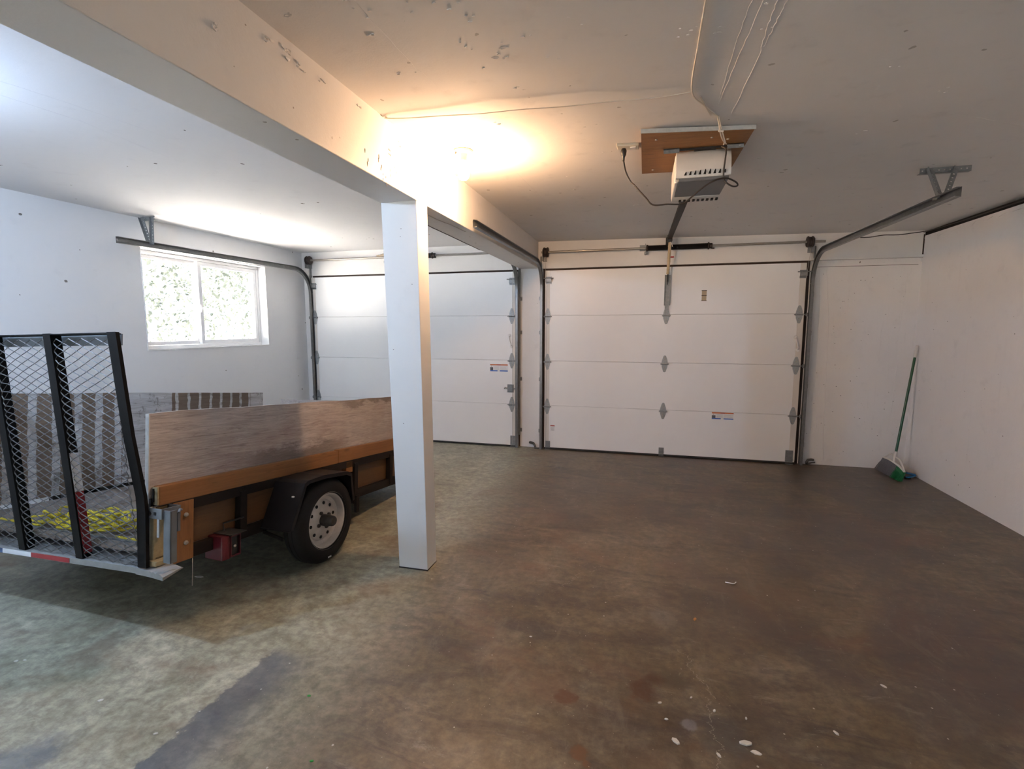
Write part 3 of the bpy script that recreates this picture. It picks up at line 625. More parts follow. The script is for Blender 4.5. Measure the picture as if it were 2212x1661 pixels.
def garage_door(name, x0, x1, y, label):
    d = struct(empty(name, ((x0+x1)/2, y, 0)), label)
    d.location = (0, 0, 0)
    for i in range(4):
        z0 = 0.022 if i == 0 else i*SEC+0.0015; z1 = (i+1)*SEC - 0.001 if i < 3 else DZ
        MB().box((x0, y, z0), (x1, y+0.045, z1)).build('door_section', 'door_white', d, bevel=0.001)
        for xs in (x0, x1-0.055):
            MB().box((xs, y-0.0025, z0+0.001), (xs+0.055, y+0.001, z1-0.001)).build('end_stile', 'stile', d)
    MB().box((x0, y+0.004, 0.0), (x1, y+0.04, 0.022)).tube([(x0, y-0.002, 0.010), (x1, y-0.002, 0.010)], 0.010, 8).build('bottom_seal', 'rubber', d)
    return d
DY = -0.05
dR = garage_door('door_1', DRX0, DRX1, DY, 'white four section garage door with opener arm, right bay')
dL = garage_door('door_2', DLX0, DLX1, DY, 'white four section garage door behind the trailer, left bay')
for k in (1, 2, 3):
    add_hinge(dR, 0.196, k*SEC-0.012, DY-0.002, -1); add_hinge(dR, 1.526, k*SEC-0.012, DY, 0); add_hinge(dR, 2.846, k*SEC-0.008, DY-0.002, 1)
    add_hinge(dL, -0.240, k*SEC-0.006, DY-0.002, 1); add_hinge(dL, -2.955, k*SEC-0.006, DY-0.002, -1); add_hinge(dL, -1.58, k*SEC-0.006, DY, 0)
top_bracket(dR, 0.205, 2.03, DY, -1); top_bracket(dR, 2.862, 2.03, DY, 1); top_bracket(dL, -0.235, 2.03, DY, 1); top_bracket(dL, -2.955, 2.03, DY, -1)
bottom_bracket(dR, 0.205, 0.0, DY, 0.06, 0.10); bottom_bracket(dR, 1.52, 0.004, DY, 0.055, 0.095); bottom_bracket(dR, 2.835, 0.0, DY, 0.075, 0.15)
bottom_bracket(dL, -0.228, 0.0, DY, 0.065, 0.14); bottom_bracket(dL, -2.95, 0.0, DY, 0.06, 0.12)
pull_handle(dR, 2.840, 1.290, DY-0.002); pull_handle(dL, -0.257, 1.298, DY-0.002)
warn_label(dR, 2.044, 2.265, 0.455, 0.530, DY-0.001); warn_label(dL, -0.515, -0.292, 0.928, 1.015, DY-0.001)
sm = MB(); sm.m = 0; sm.box((0.238, DY-0.0045, 0.225), (0.289, DY, 0.295)); sm.m = 1; sm.box((0.238, DY-0.005, 0.283), (0.289, DY-0.004, 0.295)); sm.m = 2
sm.box((0.248, DY-0.005, 0.234), (0.280, DY-0.004, 0.242)).box((0.245, DY-0.005, 0.262), (0.283, DY-0.004, 0.266)).box((0.245, DY-0.005, 0.252), (0.278, DY-0.004, 0.256))
sm.build('small_label', ['label_white', 'label_red', 'label_text'], dR)
tp = MB(); tp.m = 0; tp.box((1.887, DY-0.0012, 1.744), (1.935, DY, 1.858)); tp.m = 1
for zz in (1.744, 1.798, 1.852): tp.box((1.884, DY-0.002, zz), (1.938, DY-0.001, zz+0.006))
tp.build('tape_patch', ['tan_tape', 'jamb'], dR)
# slide lock on left door
lk = MB().box((-0.296, DY-0.008, 0.675), (-0.218, DY-0.002, 0.772)).box((-0.290, DY-0.026, 0.690), (-0.226, DY-0.006, 0.758)).box((-0.226, DY-0.020, 0.715), (-0.130, DY-0.010, 0.728))
lk.tube([(-0.29, DY-0.03, 0.728), (-0.315, DY-0.034, 0.735), (-0.328, DY-0.034, 0.725)], 0.007, 8); lk.build('slide_lock', 'galv', dL)
# opener bracket channel on right door
ch = MB(); ch.box((1.500, DY-0.006, 1.70), (1.556, DY-0.002, 2.03)).box((1.496, DY-0.030, 1.70), (1.501, DY-0.002, 2.03)).box((1.555, DY-0.030, 1.70), (1.560, DY-0.002, 2.03))
ch.box((1.508, DY-0.010, 1.60), (1.548, DY-0.004, 1.71)); ch.build('operator_bracket', 'galv', dR)
MB().box((1.520, DY-0.034, 1.955), (1.534, DY-0.020, 2.04)).tube([(1.527, DY-0.03, 2.03), (1.530, DY-0.035, 1.97), (1.524, DY-0.03, 1.92)], 0.004, 6).build('black_tie', 'black', dR)

# ---------------------------------------------------------------- tracks
def track(x, side, label, hang_y=None, hang_z=None, ylen=-2.5, hang_dirs=None, zr=2.203):
    # C profile opening towards the door (side: +1 wall side lies at +x)
    t = empty('door_track', (x, -0.075, 0)); tag(t, label, 'track', None)
    R = 0.30; zc = zr-R; y0 = -0.078
    prof = [(-0.012*side, -0.027), (0.014*side, -0.027), (0.014*side, 0.027), (-0.012*side, 0.027), (-0.016*side, 0.021), (-0.013*side, 0.019), (-0.010*side, 0.0245), (0.0115*side, 0.0245), (0.0115*side, -0.0245), (-0.010*side, -0.0245), (-0.013*side, -0.019), (-0.016*side, -0.021)]
    base = (x, -0.075, 0)
    def rel(p): return (p[0]-base[0], p[1]-base[1], p[2]-base[2])
    MB().sweep([rel((x, y0, 0.005)), rel((x, y0, 1.0)), rel((x, y0, zc))], prof).build('vertical_track', 'track', t)
    arc = [rel((x, y0-R+R*cos(a), zc+R*sin(a))) for a in [i*pi/2/10 for i in range(11)]]
    MB().sweep(arc, prof).build('curved_track', 'track', t, smooth=True)
    hr = MB().sweep([rel((x, y0-R, zr)), rel((x, ylen, zr-0.012 if side else zr))], prof); hr.build('horizontal_track', 'track', t)
    # jamb angle and brackets
    MB().box(rel((x+0.010*side, -0.028, 0.15)), rel((x+0.030*side, -0.0315, 2.28))).box(rel((x+0.0145*side, -0.070, 1.85)), rel((x+0.0175*side, -0.03, 2.28))).build('jamb_angle', 'galv', t)
    for z in (0.21, 0.84, 1.40, 1.80):
        MB().box(rel((x+0.012*side, -0.075, z-0.02)), rel((x+0.016*side, -0.002, z+0.02))).box(rel((x+0.012*side, -0.006, z-0.022)), rel((x+0.045*side, -0.001, z+0.022))).lathe([(0, -0.010), (0.006, -0.008), (0.007, 0)], rel((x+0.034*side, -0.005, z)), 'y', 8).build('track_bracket', 'galv', t)
    return t, base
def perforated(mb, p0, p1, w, flange, nrm, side_dir, th=0.0025, pitch=0.028):
    # steel angle with punched holes: real openings left between cells
    p0, p1 = Vector(p0), Vector(p1); d = (p1-p0); Ln = d.length; d.normalize(); s = Vector(side_dir); s = (s-d*s.dot(d)).normalized(); n_ = d.cross(s)
    if n_.dot(Vector(nrm)) < 0: n_ = -n_
    def bar(a0, a1, w0, w1):
        o = p0; vs = []
        for tt in (0, th):
            for (u, v_) in ((a0, w0), (a1, w0), (a1, w1), (a0, w1)): vs.append(o + d*u + s*v_ + n_*tt)
        mb.hexa(vs)
    k = int(Ln/pitch); hw = 0.0045
    bar(0, Ln, 0, w/2-hw); bar(0, Ln, w/2+hw, w)
    for i in range(k+1):
        a0 = i*pitch - (pitch-2*hw)/2; a1 = a0+(pitch-2*hw); bar(max(0, a0), min(Ln, a1), w/2-hw, w/2+hw)
    # flange at right angle
    vs = []
    for tt in (0, th):
        for (u, v_) in ((0, 0), (Ln, 0), (Ln, flange), (0, flange)): vs.append(p0 + d*u + s*tt + n_*v_)
    mb.hexa(vs)
tR, bR = track(2.940, 1, 'galvanized track at the right end of the right garage door, hung from the ceiling', ylen=-2.50, zr=2.208)
def hang(t, base, x, y, zt, cx0, cx1, cy, zc, down_a, down_b):
    r = lambda p: (p[0]-base[0], p[1]-base[1], p[2]-base[2])
    h = MB(); perforated(h, r((cx0, cy, zc-0.034)), r((cx1, cy, zc-0.034)), 0.032, 0.03, (0, 1, 0), (0, 0, 1)); h.build('ceiling_angle', 'galv', t)
    h = MB(); perforated(h, r((down_a, cy-0.003, zc-0.012)), r((x-0.012, y, zt+0.0)), 0.034, 0.026, (0, -1, 0), (1, 0, 0)); h.build('hanger_strut', 'galv', t)
    h = MB(); perforated(h, r((down_b, cy-0.003, zc-0.012)), r((x+0.012, y, zt+0.0)), 0.030, 0.022, (0, -1, 0), (1, 0, 0)); h.build('hanger_strut', 'galv', t)
    MB().lathe([(0, -0.018), (0.008, -0.016), (0.008, 0)], r((x-0.014, y, zt)), 'x', 8).build('bolt', 'bolt', t)
hang(tR, bR, 2.945, -2.30, 2.205, 2.875, 3.135, -2.21, ceil_z(3.0), 2.905, 3.04)
tRL, bRL = track(0.128, -1, 'galvanized track against the beam at the left end of the right garage door', ylen=-2.46, zr=2.195)
tL, bL = track(-2.985, -1, 'galvanized track under the left ceiling, crossing above the window', ylen=-2.575, zr=2.203)
hang(tL, bL, -2.985, -2.28, 2.195, -3.09, -2.93, -2.27, HL, -3.085, -2.965)
tLR, bLR = track(-0.170, 1, 'galvanized track of the left garage door beside the pillar, behind the beam', ylen=-2.50, zr=2.200)

# ---------------------------------------------------------------- torsion bars
def drum(mb, x, y, z, s=1):
    mb.lathe([(0.018, -0.030), (0.052, -0.028), (0.056, -0.018), (0.047, -0.010), (0.049, 0.0), (0.047, 0.010), (0.056, 0.018), (0.052, 0.028), (0.018, 0.030)], (x, y, z), 'x', 22)
def torsion(x0, x1, z, y, springs, drums, centre, label):
    t = empty('torsion_assembly', (x0, y, z)); tag(t, label, 'spring shaft')
    r = lambda px, py=y, pz=z: (px-x0, py-y, pz-z)
    MB().tube([r(x0), r(x1)], 0.0125, 12).build('shaft', 'shaft', t, smooth=True)
    for (a, b_) in springs:
        n_ = int((b_-a)/0.0062); pts = []; rr = []
        for i in range(n_*2+1): pts.append(r(a+(b_-a)*i/(n_*2))); rr.append(0.030 if i % 2 == 0 else 0.0265)
        MB().tube(pts, rr, 16).build('spring', 'spring', t, smooth=False)
        MB().lathe([(0.014, 0.0), (0.036, 0.002), (0.038, 0.012), (0.028, 0.02), (0.028, 0.045), (0.014, 0.046)], r(b_-0.005), 'x', 12).lathe([(0, 0), (0.006, 0.0), (0.006, 0.03)], r(b_+0.03, y-0.02, z-0.03), 'x', 8).build('winding_cone', 'cast', t)
        MB().lathe([(0.012, 0), (0.034, 0.002), (0.036, 0.01), (0.03, 0.02)], r(a-0.012), 'x', 14).build('stationary_cone', 'cast', t)
    for d_ in drums:
        m_ = MB(); drum(m_, d_-x0, 0, 0); m_.build('cable_drum', 'cast', t, smooth=True)
        MB().tube([r(d_+0.014*(1 if d_ > (x0+x1)/2 else -1), y+0.0, z-0.05), r(d_-0.01*(1 if d_ > (x0+x1)/2 else -1), -0.085, 1.95), r(d_-0.01*(1 if d_ > (x0+x1)/2 else -1), -0.085, 0.05)], 0.0018, 5).build('lift_cable', 'cable', t)
        s = -1 if d_ < (x0+x1)/2 else 1
        MB().box(r(d_+0.034*s, -0.032, z-0.10), r(d_+0.038*s, y-0.03, z+0.03)).box(r(d_+0.034*s, -0.035, z-0.10), r(d_+0.0*s, -0.0305, z+0.03)).build('end_bearing_plate', 'galv', t)
    if centre is not None:
        MB().box(r(centre-0.003, -0.032, z-0.065), r(centre+0.003, y-0.03, z+0.045)).box(r(centre-0.06, -0.036, z-0.02), r(centre, -0.0305, z+0.045)).box(r(centre-0.01, y-0.034, z-0.07), r(centre+0.010, y-0.012, z-0.045)).build('centre_bracket', 'galv', t)
    return t
torsion(0.125, 3.028, 2.318, -0.100, [(1.305, 1.925)], [0.178, 2.890], 1.282, 'steel shaft with black torsion spring above the right garage door')
tb_ = torsion(-3.010, -0.16, 2.334, -0.100, [(-1.84, -1.235)], [-2.985, -0.215], -1.862, 'steel shaft with torsion spring above the left garage door')

MB().hexa([(1.03, -0.01, 0.0), (1.06, -0.01, 0.0), (1.06, 0.0, 0.0), (1.03, 0.0, 0.0), (1.02, -0.01, 0.028), (1.05, -0.01, 0.034), (1.05, 0.0, 0.034), (1.02, 0.0, 0.028)]).hexa([(1.06, -0.008, 0.006), (1.13, -0.008, 0.016), (1.13, 0.0, 0.016), (1.06, 0.0, 0.006), (1.05, -0.008, 0.026), (1.12, -0.008, 0.048), (1.12, 0.0, 0.048), (1.05, 0.0, 0.026)]).build('tan_fitting', 'tan_tape', tb_)
# ---------------------------------------------------------------- opener
ZC = ceil_z(1.5)
pb = MB().hexa([(1.256, -3.202, ZC-0.021), (1.785, -3.125, ZC-0.024), (1.774, -2.50, ZC-0.024), (1.256, -2.525, ZC-0.021),
                (1.256, -3.202, ZC-0.003), (1.785, -3.125, ZC-0.007), (1.774, -2.50, ZC-0.007), (1.256, -2.525, ZC-0.003)]).build('plywood_panel', 'ply_ceiling')
tag(pb, 'brown plywood sheet screwed to the ceiling above the door opener', 'panel')
MB().hexa([(1.254, -3.208, ZC-0.023), (1.79, -3.131, ZC-0.026), (1.79, -3.124, ZC-0.026), (1.254, -3.201, ZC-0.023),
           (1.254, -3.208, ZC-0.003), (1.79, -3.131, ZC-0.007), (1.79, -3.124, ZC-0.007), (1.254, -3.201, ZC-0.003)]).build('painted_edge', 'ply_edge', pb)
for (x, y) in ((1.33, -3.10), (1.32, -2.60), (1.60, -3.06), (1.70, -2.60), (1.68, -3.02)):
    MB().lathe([(0, -0.004), (0.006, -0.003), (0.007, 0.0)], (x, y, ZC-0.023), 'z', 8).build('screw', 'bolt', pb)
op = empty('garage_door_opener', (1.575, -2.75, 2.20)); tag(op, 'white ceiling mounted garage door opener with a long rail', 'door opener')
O = Vector((1.575, -2.75, 2.20))
def ro(*p): return tuple(Vector(p)-O)
# white rear cover: curved shell (profile in y,z swept along x with bulging sides)
def shell(x0, x1, prof, nx=14, bul=0.02, name='cover', mat='white_plastic', yc=None):
    mb = MB(); n_ = len(prof); vs = []
    for i in range(nx+1):
        t = i/nx; x = x0+(x1-x0)*t; e = 1-abs(2*t-1)**5; k = 0.965+0.035*e
        cy = sum(p[0] for p in prof)/n_; cz = sum(p[1] for p in prof)/n_
        for (yy2, zz2) in prof: vs.append(ro(x, cy+(yy2-cy)*k, cz+(zz2-cz)*k + bul*0))
    fs = [(i*n_+k, i*n_+(k+1) % n_, (i+1)*n_+(k+1) % n_, (i+1)*n_+k) for i in range(nx) for k in range(n_)]
    fs += [tuple(range(n_-1, -1, -1)), tuple(nx*n_+k for k in range(n_))]
    return mb.add(vs, fs)
shell(1.440, 1.716, [(-2.84, 2.416), (-2.875, 2.410), (-2.905, 2.385), (-2.922, 2.345), (-2.932, 2.300), (-2.934, 2.268), (-2.928, 2.256), (-2.915, 2.254), (-2.86, 2.262), (-2.82, 2.40)]).build('rear_cover', 'white_plastic', op, smooth=True)
MB().box(ro(1.450, -2.922, 2.238), ro(1.708, -2.53, 2.262)).box(ro(1.452, -2.83, 2.262), ro(1.706, -2.55, 2.400)).build('motor_housing', 'opener_grey', op, bevel=0.006)
shell(1.437, 1.708, [(-2.62, 2.405), (-2.52, 2.40), (-2.495, 2.36), (-2.50, 2.26), (-2.525, 2.228), (-2.56, 2.222), (-2.60, 2.236)]).build('front_cover', 'white_plastic', op, smooth=True)
MB().box(ro(1.434, -2.905, 2.238), ro(1.452, -2.53, 2.385)).build('side_cover', 'white_plastic', op, bevel=0.006)
sl = MB()
for k in range(9):
    x = 1.487+0.0245*k; h = 0.020*(1-0.35*abs(k-4.3)/4.3)
    sl.prism([(x-0.0065, 2.268), (x+0.0065, 2.268), (x+0.006, 2.268+h*1.25), (x+0.002, 2.268+h*1.25)], 'y', -2.9385, -2.928)
o = sl.build('vent_slots', 'slotdark', op); o.location = -O
sl = MB()
for k in range(9): sl.box((1.478+0.026*k, -2.575, 2.219), (1.492+0.026*k, -2.545, 2.232))
o = sl.build('vent_slots', 'slotdark', op); o.location = -O
MB().lathe([(0, -0.002), (0.009, -0.0015), (0.010, 0.002)], ro(1.4355, -2.87, 2.365), 'x', 14).build('dark_hole', 'slotdark', op)
for x0, x1 in ((1.372, 1.452), (1.690, 1.770)):
    h = MB(); h.box(ro(x0, -2.945, 2.385), ro(x1, -2.941, 2.408)).box(ro(x0, -2.945, 2.404), ro(x1, -2.905, 2.409)); h.lathe([(0, -0.004), (0.006, -0.003), (0.006, 0)], ro(x0+0.02, -2.945, 2.397), 'y', 8).lathe([(0, -0.004), (0.006, -0.003), (0.006, 0)], ro(x1-0.02, -2.945, 2.397), 'y', 8)
    h.build('mounting_bracket', 'galv', op)
MB().box(ro(1.53, -2.90, 2.404), ro(1.64, -2.84, 2.412)).build('hanging_strap', 'black', op)
MB().box(ro(1.38, -2.93, 2.398), ro(1.76, -2.925, 2.408)).build('cross_strap', 'black', op)
rl = MB(); a = Vector(ro(1.530, -2.53, 2.285)); b_ = Vector(ro(1.527, -0.235, 2.395))
rl.sweep([a, b_], [(-0.022, -0.016), (0.022, -0.016), (0.022, 0.016), (-0.022, 0.016)]); rl.build('rail', 'frame_steel', op, bevel=0.002)
rc = MB().box(ro(1.505, -0.26, 2.345), ro(1.550, -0.215, 2.42)).box(ro(1.498, -0.215, 2.37), ro(1.556, -0.16, 2.41)).tube([ro(1.52, -0.22, 2.385), ro(1.527, -0.04, 2.40)], 0.008, 8).box(ro(1.495, -0.05, 2.33), ro(1.53, -0.031, 2.43)).lathe([(0, -0.02), (0.02, -0.018), (0.022, 0.018), (0, 0.02)], ro(1.512, -0.20, 2.36), 'x', 14)
rc.build('header_bracket', 'black', op)
arm = MB(); pts = []; rr = []
for i in range(33):
    t = i/32; z = 2.345-0.305*t; y = -0.245+0.135*t**1.5 - 0.02*sin(pi*t); pts.append(ro(1.529-0.004*t, y, z)); rr.append(0.0145 if i % 4 else 0.0165)
arm.tube(pts, rr, 12); arm.build('door_arm', 'cream', op, smooth=True)
MB().tube([ro(1.535, -0.255, 2.352), ro(1.548, -0.265, 2.335), ro(1.556, -0.265, 2.300)], 0.004, 6).tube([ro(1.532, -0.262, 2.35), ro(1.54, -0.27, 2.32), ro(1.543, -0.268, 2.20)], 0.002, 5).build('release_cord', 'twine', op)
MB().box(ro(1.540, -0.275, 2.185), ro(1.575, -0.262, 2.200)).build('release_handle', 'red', op, bevel=0.003)

# outlet, cord
ou = MB().hexa([(1.127, -3.018, ceil_z(1.18)-0.014), (1.242, -3.002, ceil_z(1.24)-0.014), (1.242, -2.935, ceil_z(1.24)-0.014), (1.130, -2.950, ceil_z(1.13)-0.014),
                (1.127, -3.018, ceil_z(1.13)+0.001), (1.242, -3.002, ceil_z(1.24)+0.001), (1.242, -2.935, ceil_z(1.24)+0.001), (1.130, -2.950, ceil_z(1.13)+0.001)]).build('ceiling_outlet', 'ivory', None, bevel=0.003)
tag(ou, 'ivory power outlet on the ceiling beside the plywood panel', 'outlet')
MB().box((1.196, -2.995, 2.4145), (1.228, -2.962, 2.4215)).build('socket', 'white_plastic', ou, bevel=0.002)
cd = empty('power_cord', (1.16, -2.98, 2.40)); tag(cd, 'dark power cord looping from the ceiling outlet to the opener', 'power cord')
def rc_(p): return (p[0]-1.16, p[1]+2.98, p[2]-2.40)
MB().lathe([(0.012, 0.0), (0.016, -0.012), (0.013, -0.032), (0.007, -0.045), (0.006, -0.062), (0, -0.063)], rc_((1.163, -2.975, 2.419)), 'z', 14).build('plug', 'black', cd, smooth=True)
def spline(ps, n_=10):
    out = []; P = [Vector(p) for p in ps]; P = [P[0]*2-P[1]] + P + [P[-1]*2-P[-2]]
    for i in range(1, len(P)-2):
        for k in range(n_):
            t = k/n_; a, b_, c_, d_ = P[i-1], P[i], P[i+1], P[i+2]
            out.append(0.5*((2*b_)+(c_-a)*t+(2*a-5*b_+4*c_-d_)*t*t+(-a+3*b_-3*c_+d_)*t**3))
    out.append(P[-2]); return out
cpts = [(1.163, -2.976, 2.36), (1.176, -2.93, 2.31), (1.203, -2.92, 2.26), (1.225, -2.93, 2.235), (1.285, -2.94, 2.165), (1.325, -2.95, 2.122), (1.40, -2.96, 2.118), (1.475, -2.965, 2.115), (1.52, -2.97, 2.145), (1.585, -2.98, 2.195), (1.645, -2.985, 2.222), (1.69, -2.985, 2.225),
        (1.735, -2.975, 2.205), (1.745, -2.965, 2.190), (1.725, -2.965, 2.187), (1.700, -2.965, 2.200), (1.678, -2.965, 2.225), (1.675, -2.967, 2.27), (1.680, -2.965, 2.33), (1.682, -2.96, 2.375), (1.665, -2.935, 2.40), (1.668, -2.90, 2.405)]
MB().tube([rc_(p) for p in spline(cpts)], 0.0042, 8).build('cord', 'cord', cd, smooth=True)
# white control wires to the opener
wz = ceil_z(1.5)
w1 = MB().tube(spline([(1.448, -4.35, wz-0.004), (1.451, -3.93, wz-0.005), (1.462, -3.56, wz-0.004), (1.53, -3.40, wz-0.004), (1.598, -3.275, wz-0.004)]), 0.0032, 6)
w1.tube(spline([(1.598, -3.275, wz-0.003), (1.615, -3.20, wz-0.014), (1.628, -3.15, wz-0.034), (1.648, -3.08, wz-0.045), (1.668, -2.99, wz-0.028), (1.672, -2.94, wz-0.024)]), 0.0035, 6)
w1.tube(spline([(1.605, -3.27, wz-0.003), (1.625, -3.19, wz-0.02), (1.640, -3.14, wz-0.036), (1.665, -3.06, wz-0.055), (1.680, -2.98, wz-0.035)]), 0.003, 6)
w1.tube(spline([(1.50, -3.50, wz-0.003), (1.545, -3.36, wz-0.008), (1.565, -3.29, wz-0.003)]), 0.003, 6)
w1.tube([(1.618, -3.162, wz-0.03), (1.640, -3.158, wz-0.032)], 0.006, 6)
w1 = w1.build('control_wire', 'twine', None, smooth=True); tag(w1, 'white wire stapled along the ceiling down to the opener', 'wire')

hw = []
for i in range(41):
    t = i/40; x = 0.076+1.384*t
    hw.append((x, -3.603+0.05*t+0.004*sin(9*t), ceil_z(x)-0.004-0.016*sin(pi*t)**0.7-0.0015*sin(23*t)))
hwm = MB().tube(hw, 0.0022, 6).lathe([(0, -0.008), (0.006, -0.006), (0.006, 0.0)], (0.085, -3.603, ceil_z(0.08)-0.001), 'z', 8)
hwm = hwm.build('ceiling_wire', 'twine', None, smooth=True); tag(hwm, 'thin painted wire strung under the ceiling from the beam, casting a wavy shadow', 'wire')
# ceiling lamps
def lamp(x, y, z, label, bulbmat, power, col, r=0.030):
    l = empty('ceiling_lampholder', (x, y, z)); tag(l, label, 'ceiling light')
    MB().lathe([(0.0, 0.0), (0.052, 0.0), (0.055, -0.006), (0.050, -0.014), (0.028, -0.020), (0.0, -0.021)], (0, 0, 0), 'z', 28).build('lamp_base', 'porcelain', l, smooth=True)
    MB().lathe([(0.0, -0.018), (0.026, -0.018), (0.022, -0.030), (0.020, -0.045), (0.019, -0.058), (0.0, -0.058)], (0, 0, 0), 'z', 24).build('socket', 'porcelain', l, smooth=True)
    bb = MB().lathe([(0.0, -0.049), (0.014, -0.050), (0.016, -0.068), (0.020, -0.084), (0.029, -0.104), (0.033, -0.124), (0.030, -0.144), (0.018, -0.158), (0.0, -0.162)], (0, 0, 0), 'z', 24).build('bulb', bulbmat, l, smooth=True)
    m_ = M[bulbmat]; m_.node_tree.nodes['Emission'].inputs['Strength'].default_value = power
    return l
lw = lamp(0.285, -3.095, ceil_z(0.285), 'glowing bare bulb in a porcelain ceiling holder beside the beam', 'bulb_warm', WARM_POWER*10, WARM_COL)
MB().tube([(-0.03, -0.035, -0.018), (-0.034, -0.04, -0.03)], 0.005, 6).build('pull_chain_stub', 'jamb', lw)
lc = lamp(-1.60, -4.90, HL, 'bare cool white bulb on the left bay ceiling, outside the picture', 'bulb_cool', COOL_POWER*10, COOL_COL)

# pipes at the foot of the wall
pp = MB().tube([(-0.02, -0.02, 0.062), (0.01, -0.05, 0.066), (0.03, -0.055, 0.06)], 0.016, 12).tube([(0.03, -0.055, 0.066), (0.048, -0.062, 0.04), (0.060, -0.075, 0.012)], 0.012, 12).tube([(0.050, -0.075, 0.008), (0.10, -0.08, 0.008)], 0.010, 8)
tag(pp.build('drain_pipe', 'pipe', None, smooth=True), 'grey bent pipe stub at the foot of the concrete pillar', 'pipe')
pp = MB().tube([(3.015, -0.03, 0.010), (3.008, -0.05, 0.035), (3.02, -0.05, 0.058), (3.05, -0.045, 0.062), (3.075, -0.03, 0.056)], 0.013, 10).tube([(3.02, -0.06, 0.02), (3.06, -0.05, 0.03), (3.09, -0.03, 0.028)], 0.009, 8)
tag(pp.build('drain_pipe', 'pipe', None, smooth=True), 'dark bent pipe stub beside the right garage door track', 'pipe')
# cables at the right
cb = MB().tube(spline([(3.36, -0.018, 2.352), (3.45, -0.018, 2.352), (3.56, -0.018, 2.366), (3.68, -0.018, 2.363), (3.80, -0.018, 2.374), (3.90, -0.02, 2.384)]), 0.0045, 6).tube(spline([(3.895, -0.03, 2.378), (3.90, -0.6, 2.365), (3.898, -1.2, 2.362), (3.902, -1.9, 2.355), (3.90, -3.0, 2.362)]), 0.0045, 6)
tag(cb.build('wall_cable', 'cord', None, smooth=True), 'thin dark cable along the top of the right wall', 'cable')
# outlet on left wall
ow = MB().box((XL, -0.215, 1.045), (XL+0.006, -0.15, 1.135)).build('wall_outlet', 'wall_left', None, bevel=0.002); tag(ow, 'painted over outlet cover on the left wall by the garage door', 'outlet')
MB().box((XL+0.005, -0.195, 1.095), (XL+0.009, -0.170, 1.118)).build('socket', 'wall_left', ow, bevel=0.002)
MB().box((XL+0.005, -0.195, 1.058), (XL+0.009, -0.170, 1.081)).build('socket', 'wall_left', ow, bevel=0.002)

# ---------------------------------------------------------------- broom
br = empty('broom', (3.70, -0.30, 0)); tag(br, 'broom with green handle and grey and green bristles leaning in the corner', 'broom')
def rb(p): return Vector((p[0]-3.70, p[1]+0.30, p[2]))
top = Vector((3.893, -0.10, 1.285)); neck = Vector((3.722, -0.262, 0.215)); dv = (top-neck).normalized()
g0 = neck+dv*0.0; g1 = top-dv*0.125
MB().tube([rb(g0), rb(g1)], 0.0115, 12).build('handle', 'green', br, smooth=True)
MB().tube([rb(g1), rb(g1+dv*0.01), rb(top-dv*0.01), rb(top)], [0.0115, 0.0145, 0.0145, 0.009], 12).build('grip', 'white_plastic', br, smooth=True)
# head frame: lies in vertical plane spanned by s (along floor) and down
A = Vector((3.672, -0.145, 0.150)); B = Vector((3.735, -0.435, 0.085))   # ends of the white cap (left, right)
Cn = neck
cap = MB()
cap.tube([rb(Cn+dv*0.03), rb(Cn-dv*0.03)], [0.015, 0.018], 10)
mid_ = (A+B)/2+Vector((0, 0, 0.02))
cap.tube([rb(p) for p in spline([A, (A+B)/2*0.5+A*0.5+Vector((0, 0, 0.018)), mid_, (A+B)/2*0.5+B*0.5+Vector((0, 0, 0.020)), B], 6)], [0.010]*25, 8)
cap.tube([rb(p) for p in spline([Cn-dv*0.02, (Cn+A)/2+Vector((0, 0, 0.018)), A], 6)], 0.008, 8)
cap.tube([rb(p) for p in spline([Cn-dv*0.02, (Cn+B)/2+Vector((0, 0, 0.022)), B], 6)], 0.008, 8)
cap.tube([rb(Cn-dv*0.02), rb(mid_)], 0.010, 8)
cap.build('head_cap', 'white_plastic', br, smooth=True)
FL = Vector((3.665, -0.045, 0.004)); FR = Vector((3.690, -0.47, 0.004))
def bristles(t0, t1, n_, name, mat):
    mb = MB(); r_ = random.Random(5)
    for i in range(n_):
        t = t0+(t1-t0)*r_.random(); p = A.lerp(B, t)+Vector((0, 0, 0.02*sin(pi*t))); q_ = FL.lerp(FR, t)+Vector((r_.gauss(0, 0.012), r_.gauss(0, 0.006), 0.0))
        q_.z = 0.003+abs(r_.gauss(0, 0.004)); q_.x = min(q_.x, 3.9)
        mp = p.lerp(q_, 0.5)+Vector((-0.006, r_.gauss(0, 0.003), 0)); mb.tube([rb(p), rb(mp), rb(q_)], 0.0020, 3, caps=False)
    # dense core
    P0, P1 = A.lerp(B, t0), A.lerp(B, t1); Q0, Q1 = FL.lerp(FR, t0), FL.lerp(FR, t1); e = Vector((0.010, 0, 0)); e2 = Vector((0.016, 0, 0))
    k = 6
    for j in range(k):
        ta, tb = t0+(t1-t0)*j/k, t0+(t1-t0)*(j+1)/k
        pa, pb_, qa, qb = A.lerp(B, ta)+Vector((0, 0, 0.02*sin(pi*ta))), A.lerp(B, tb)+Vector((0, 0, 0.02*sin(pi*tb))), FL.lerp(FR, ta), FL.lerp(FR, tb)
        mb.hexa([rb(qa-e2), rb(qb-e2), rb(qb+e2), rb(qa+e2), rb(pa-e), rb(pb_-e), rb(pb_+e), rb(pa+e)])
    return mb.build(name, mat, br, kind='stuff')
bristles(0.0, 0.72, 620, 'grey_bristles', 'grey_bristle'); bristles(0.68, 1.0, 320, 'green_bristles', 'green_bristle')
cl = empty('plastic_clip', (3.83, -0.32, 0)); tag(cl, 'small blue plastic piece lying in the corner behind the broom', 'scrap')
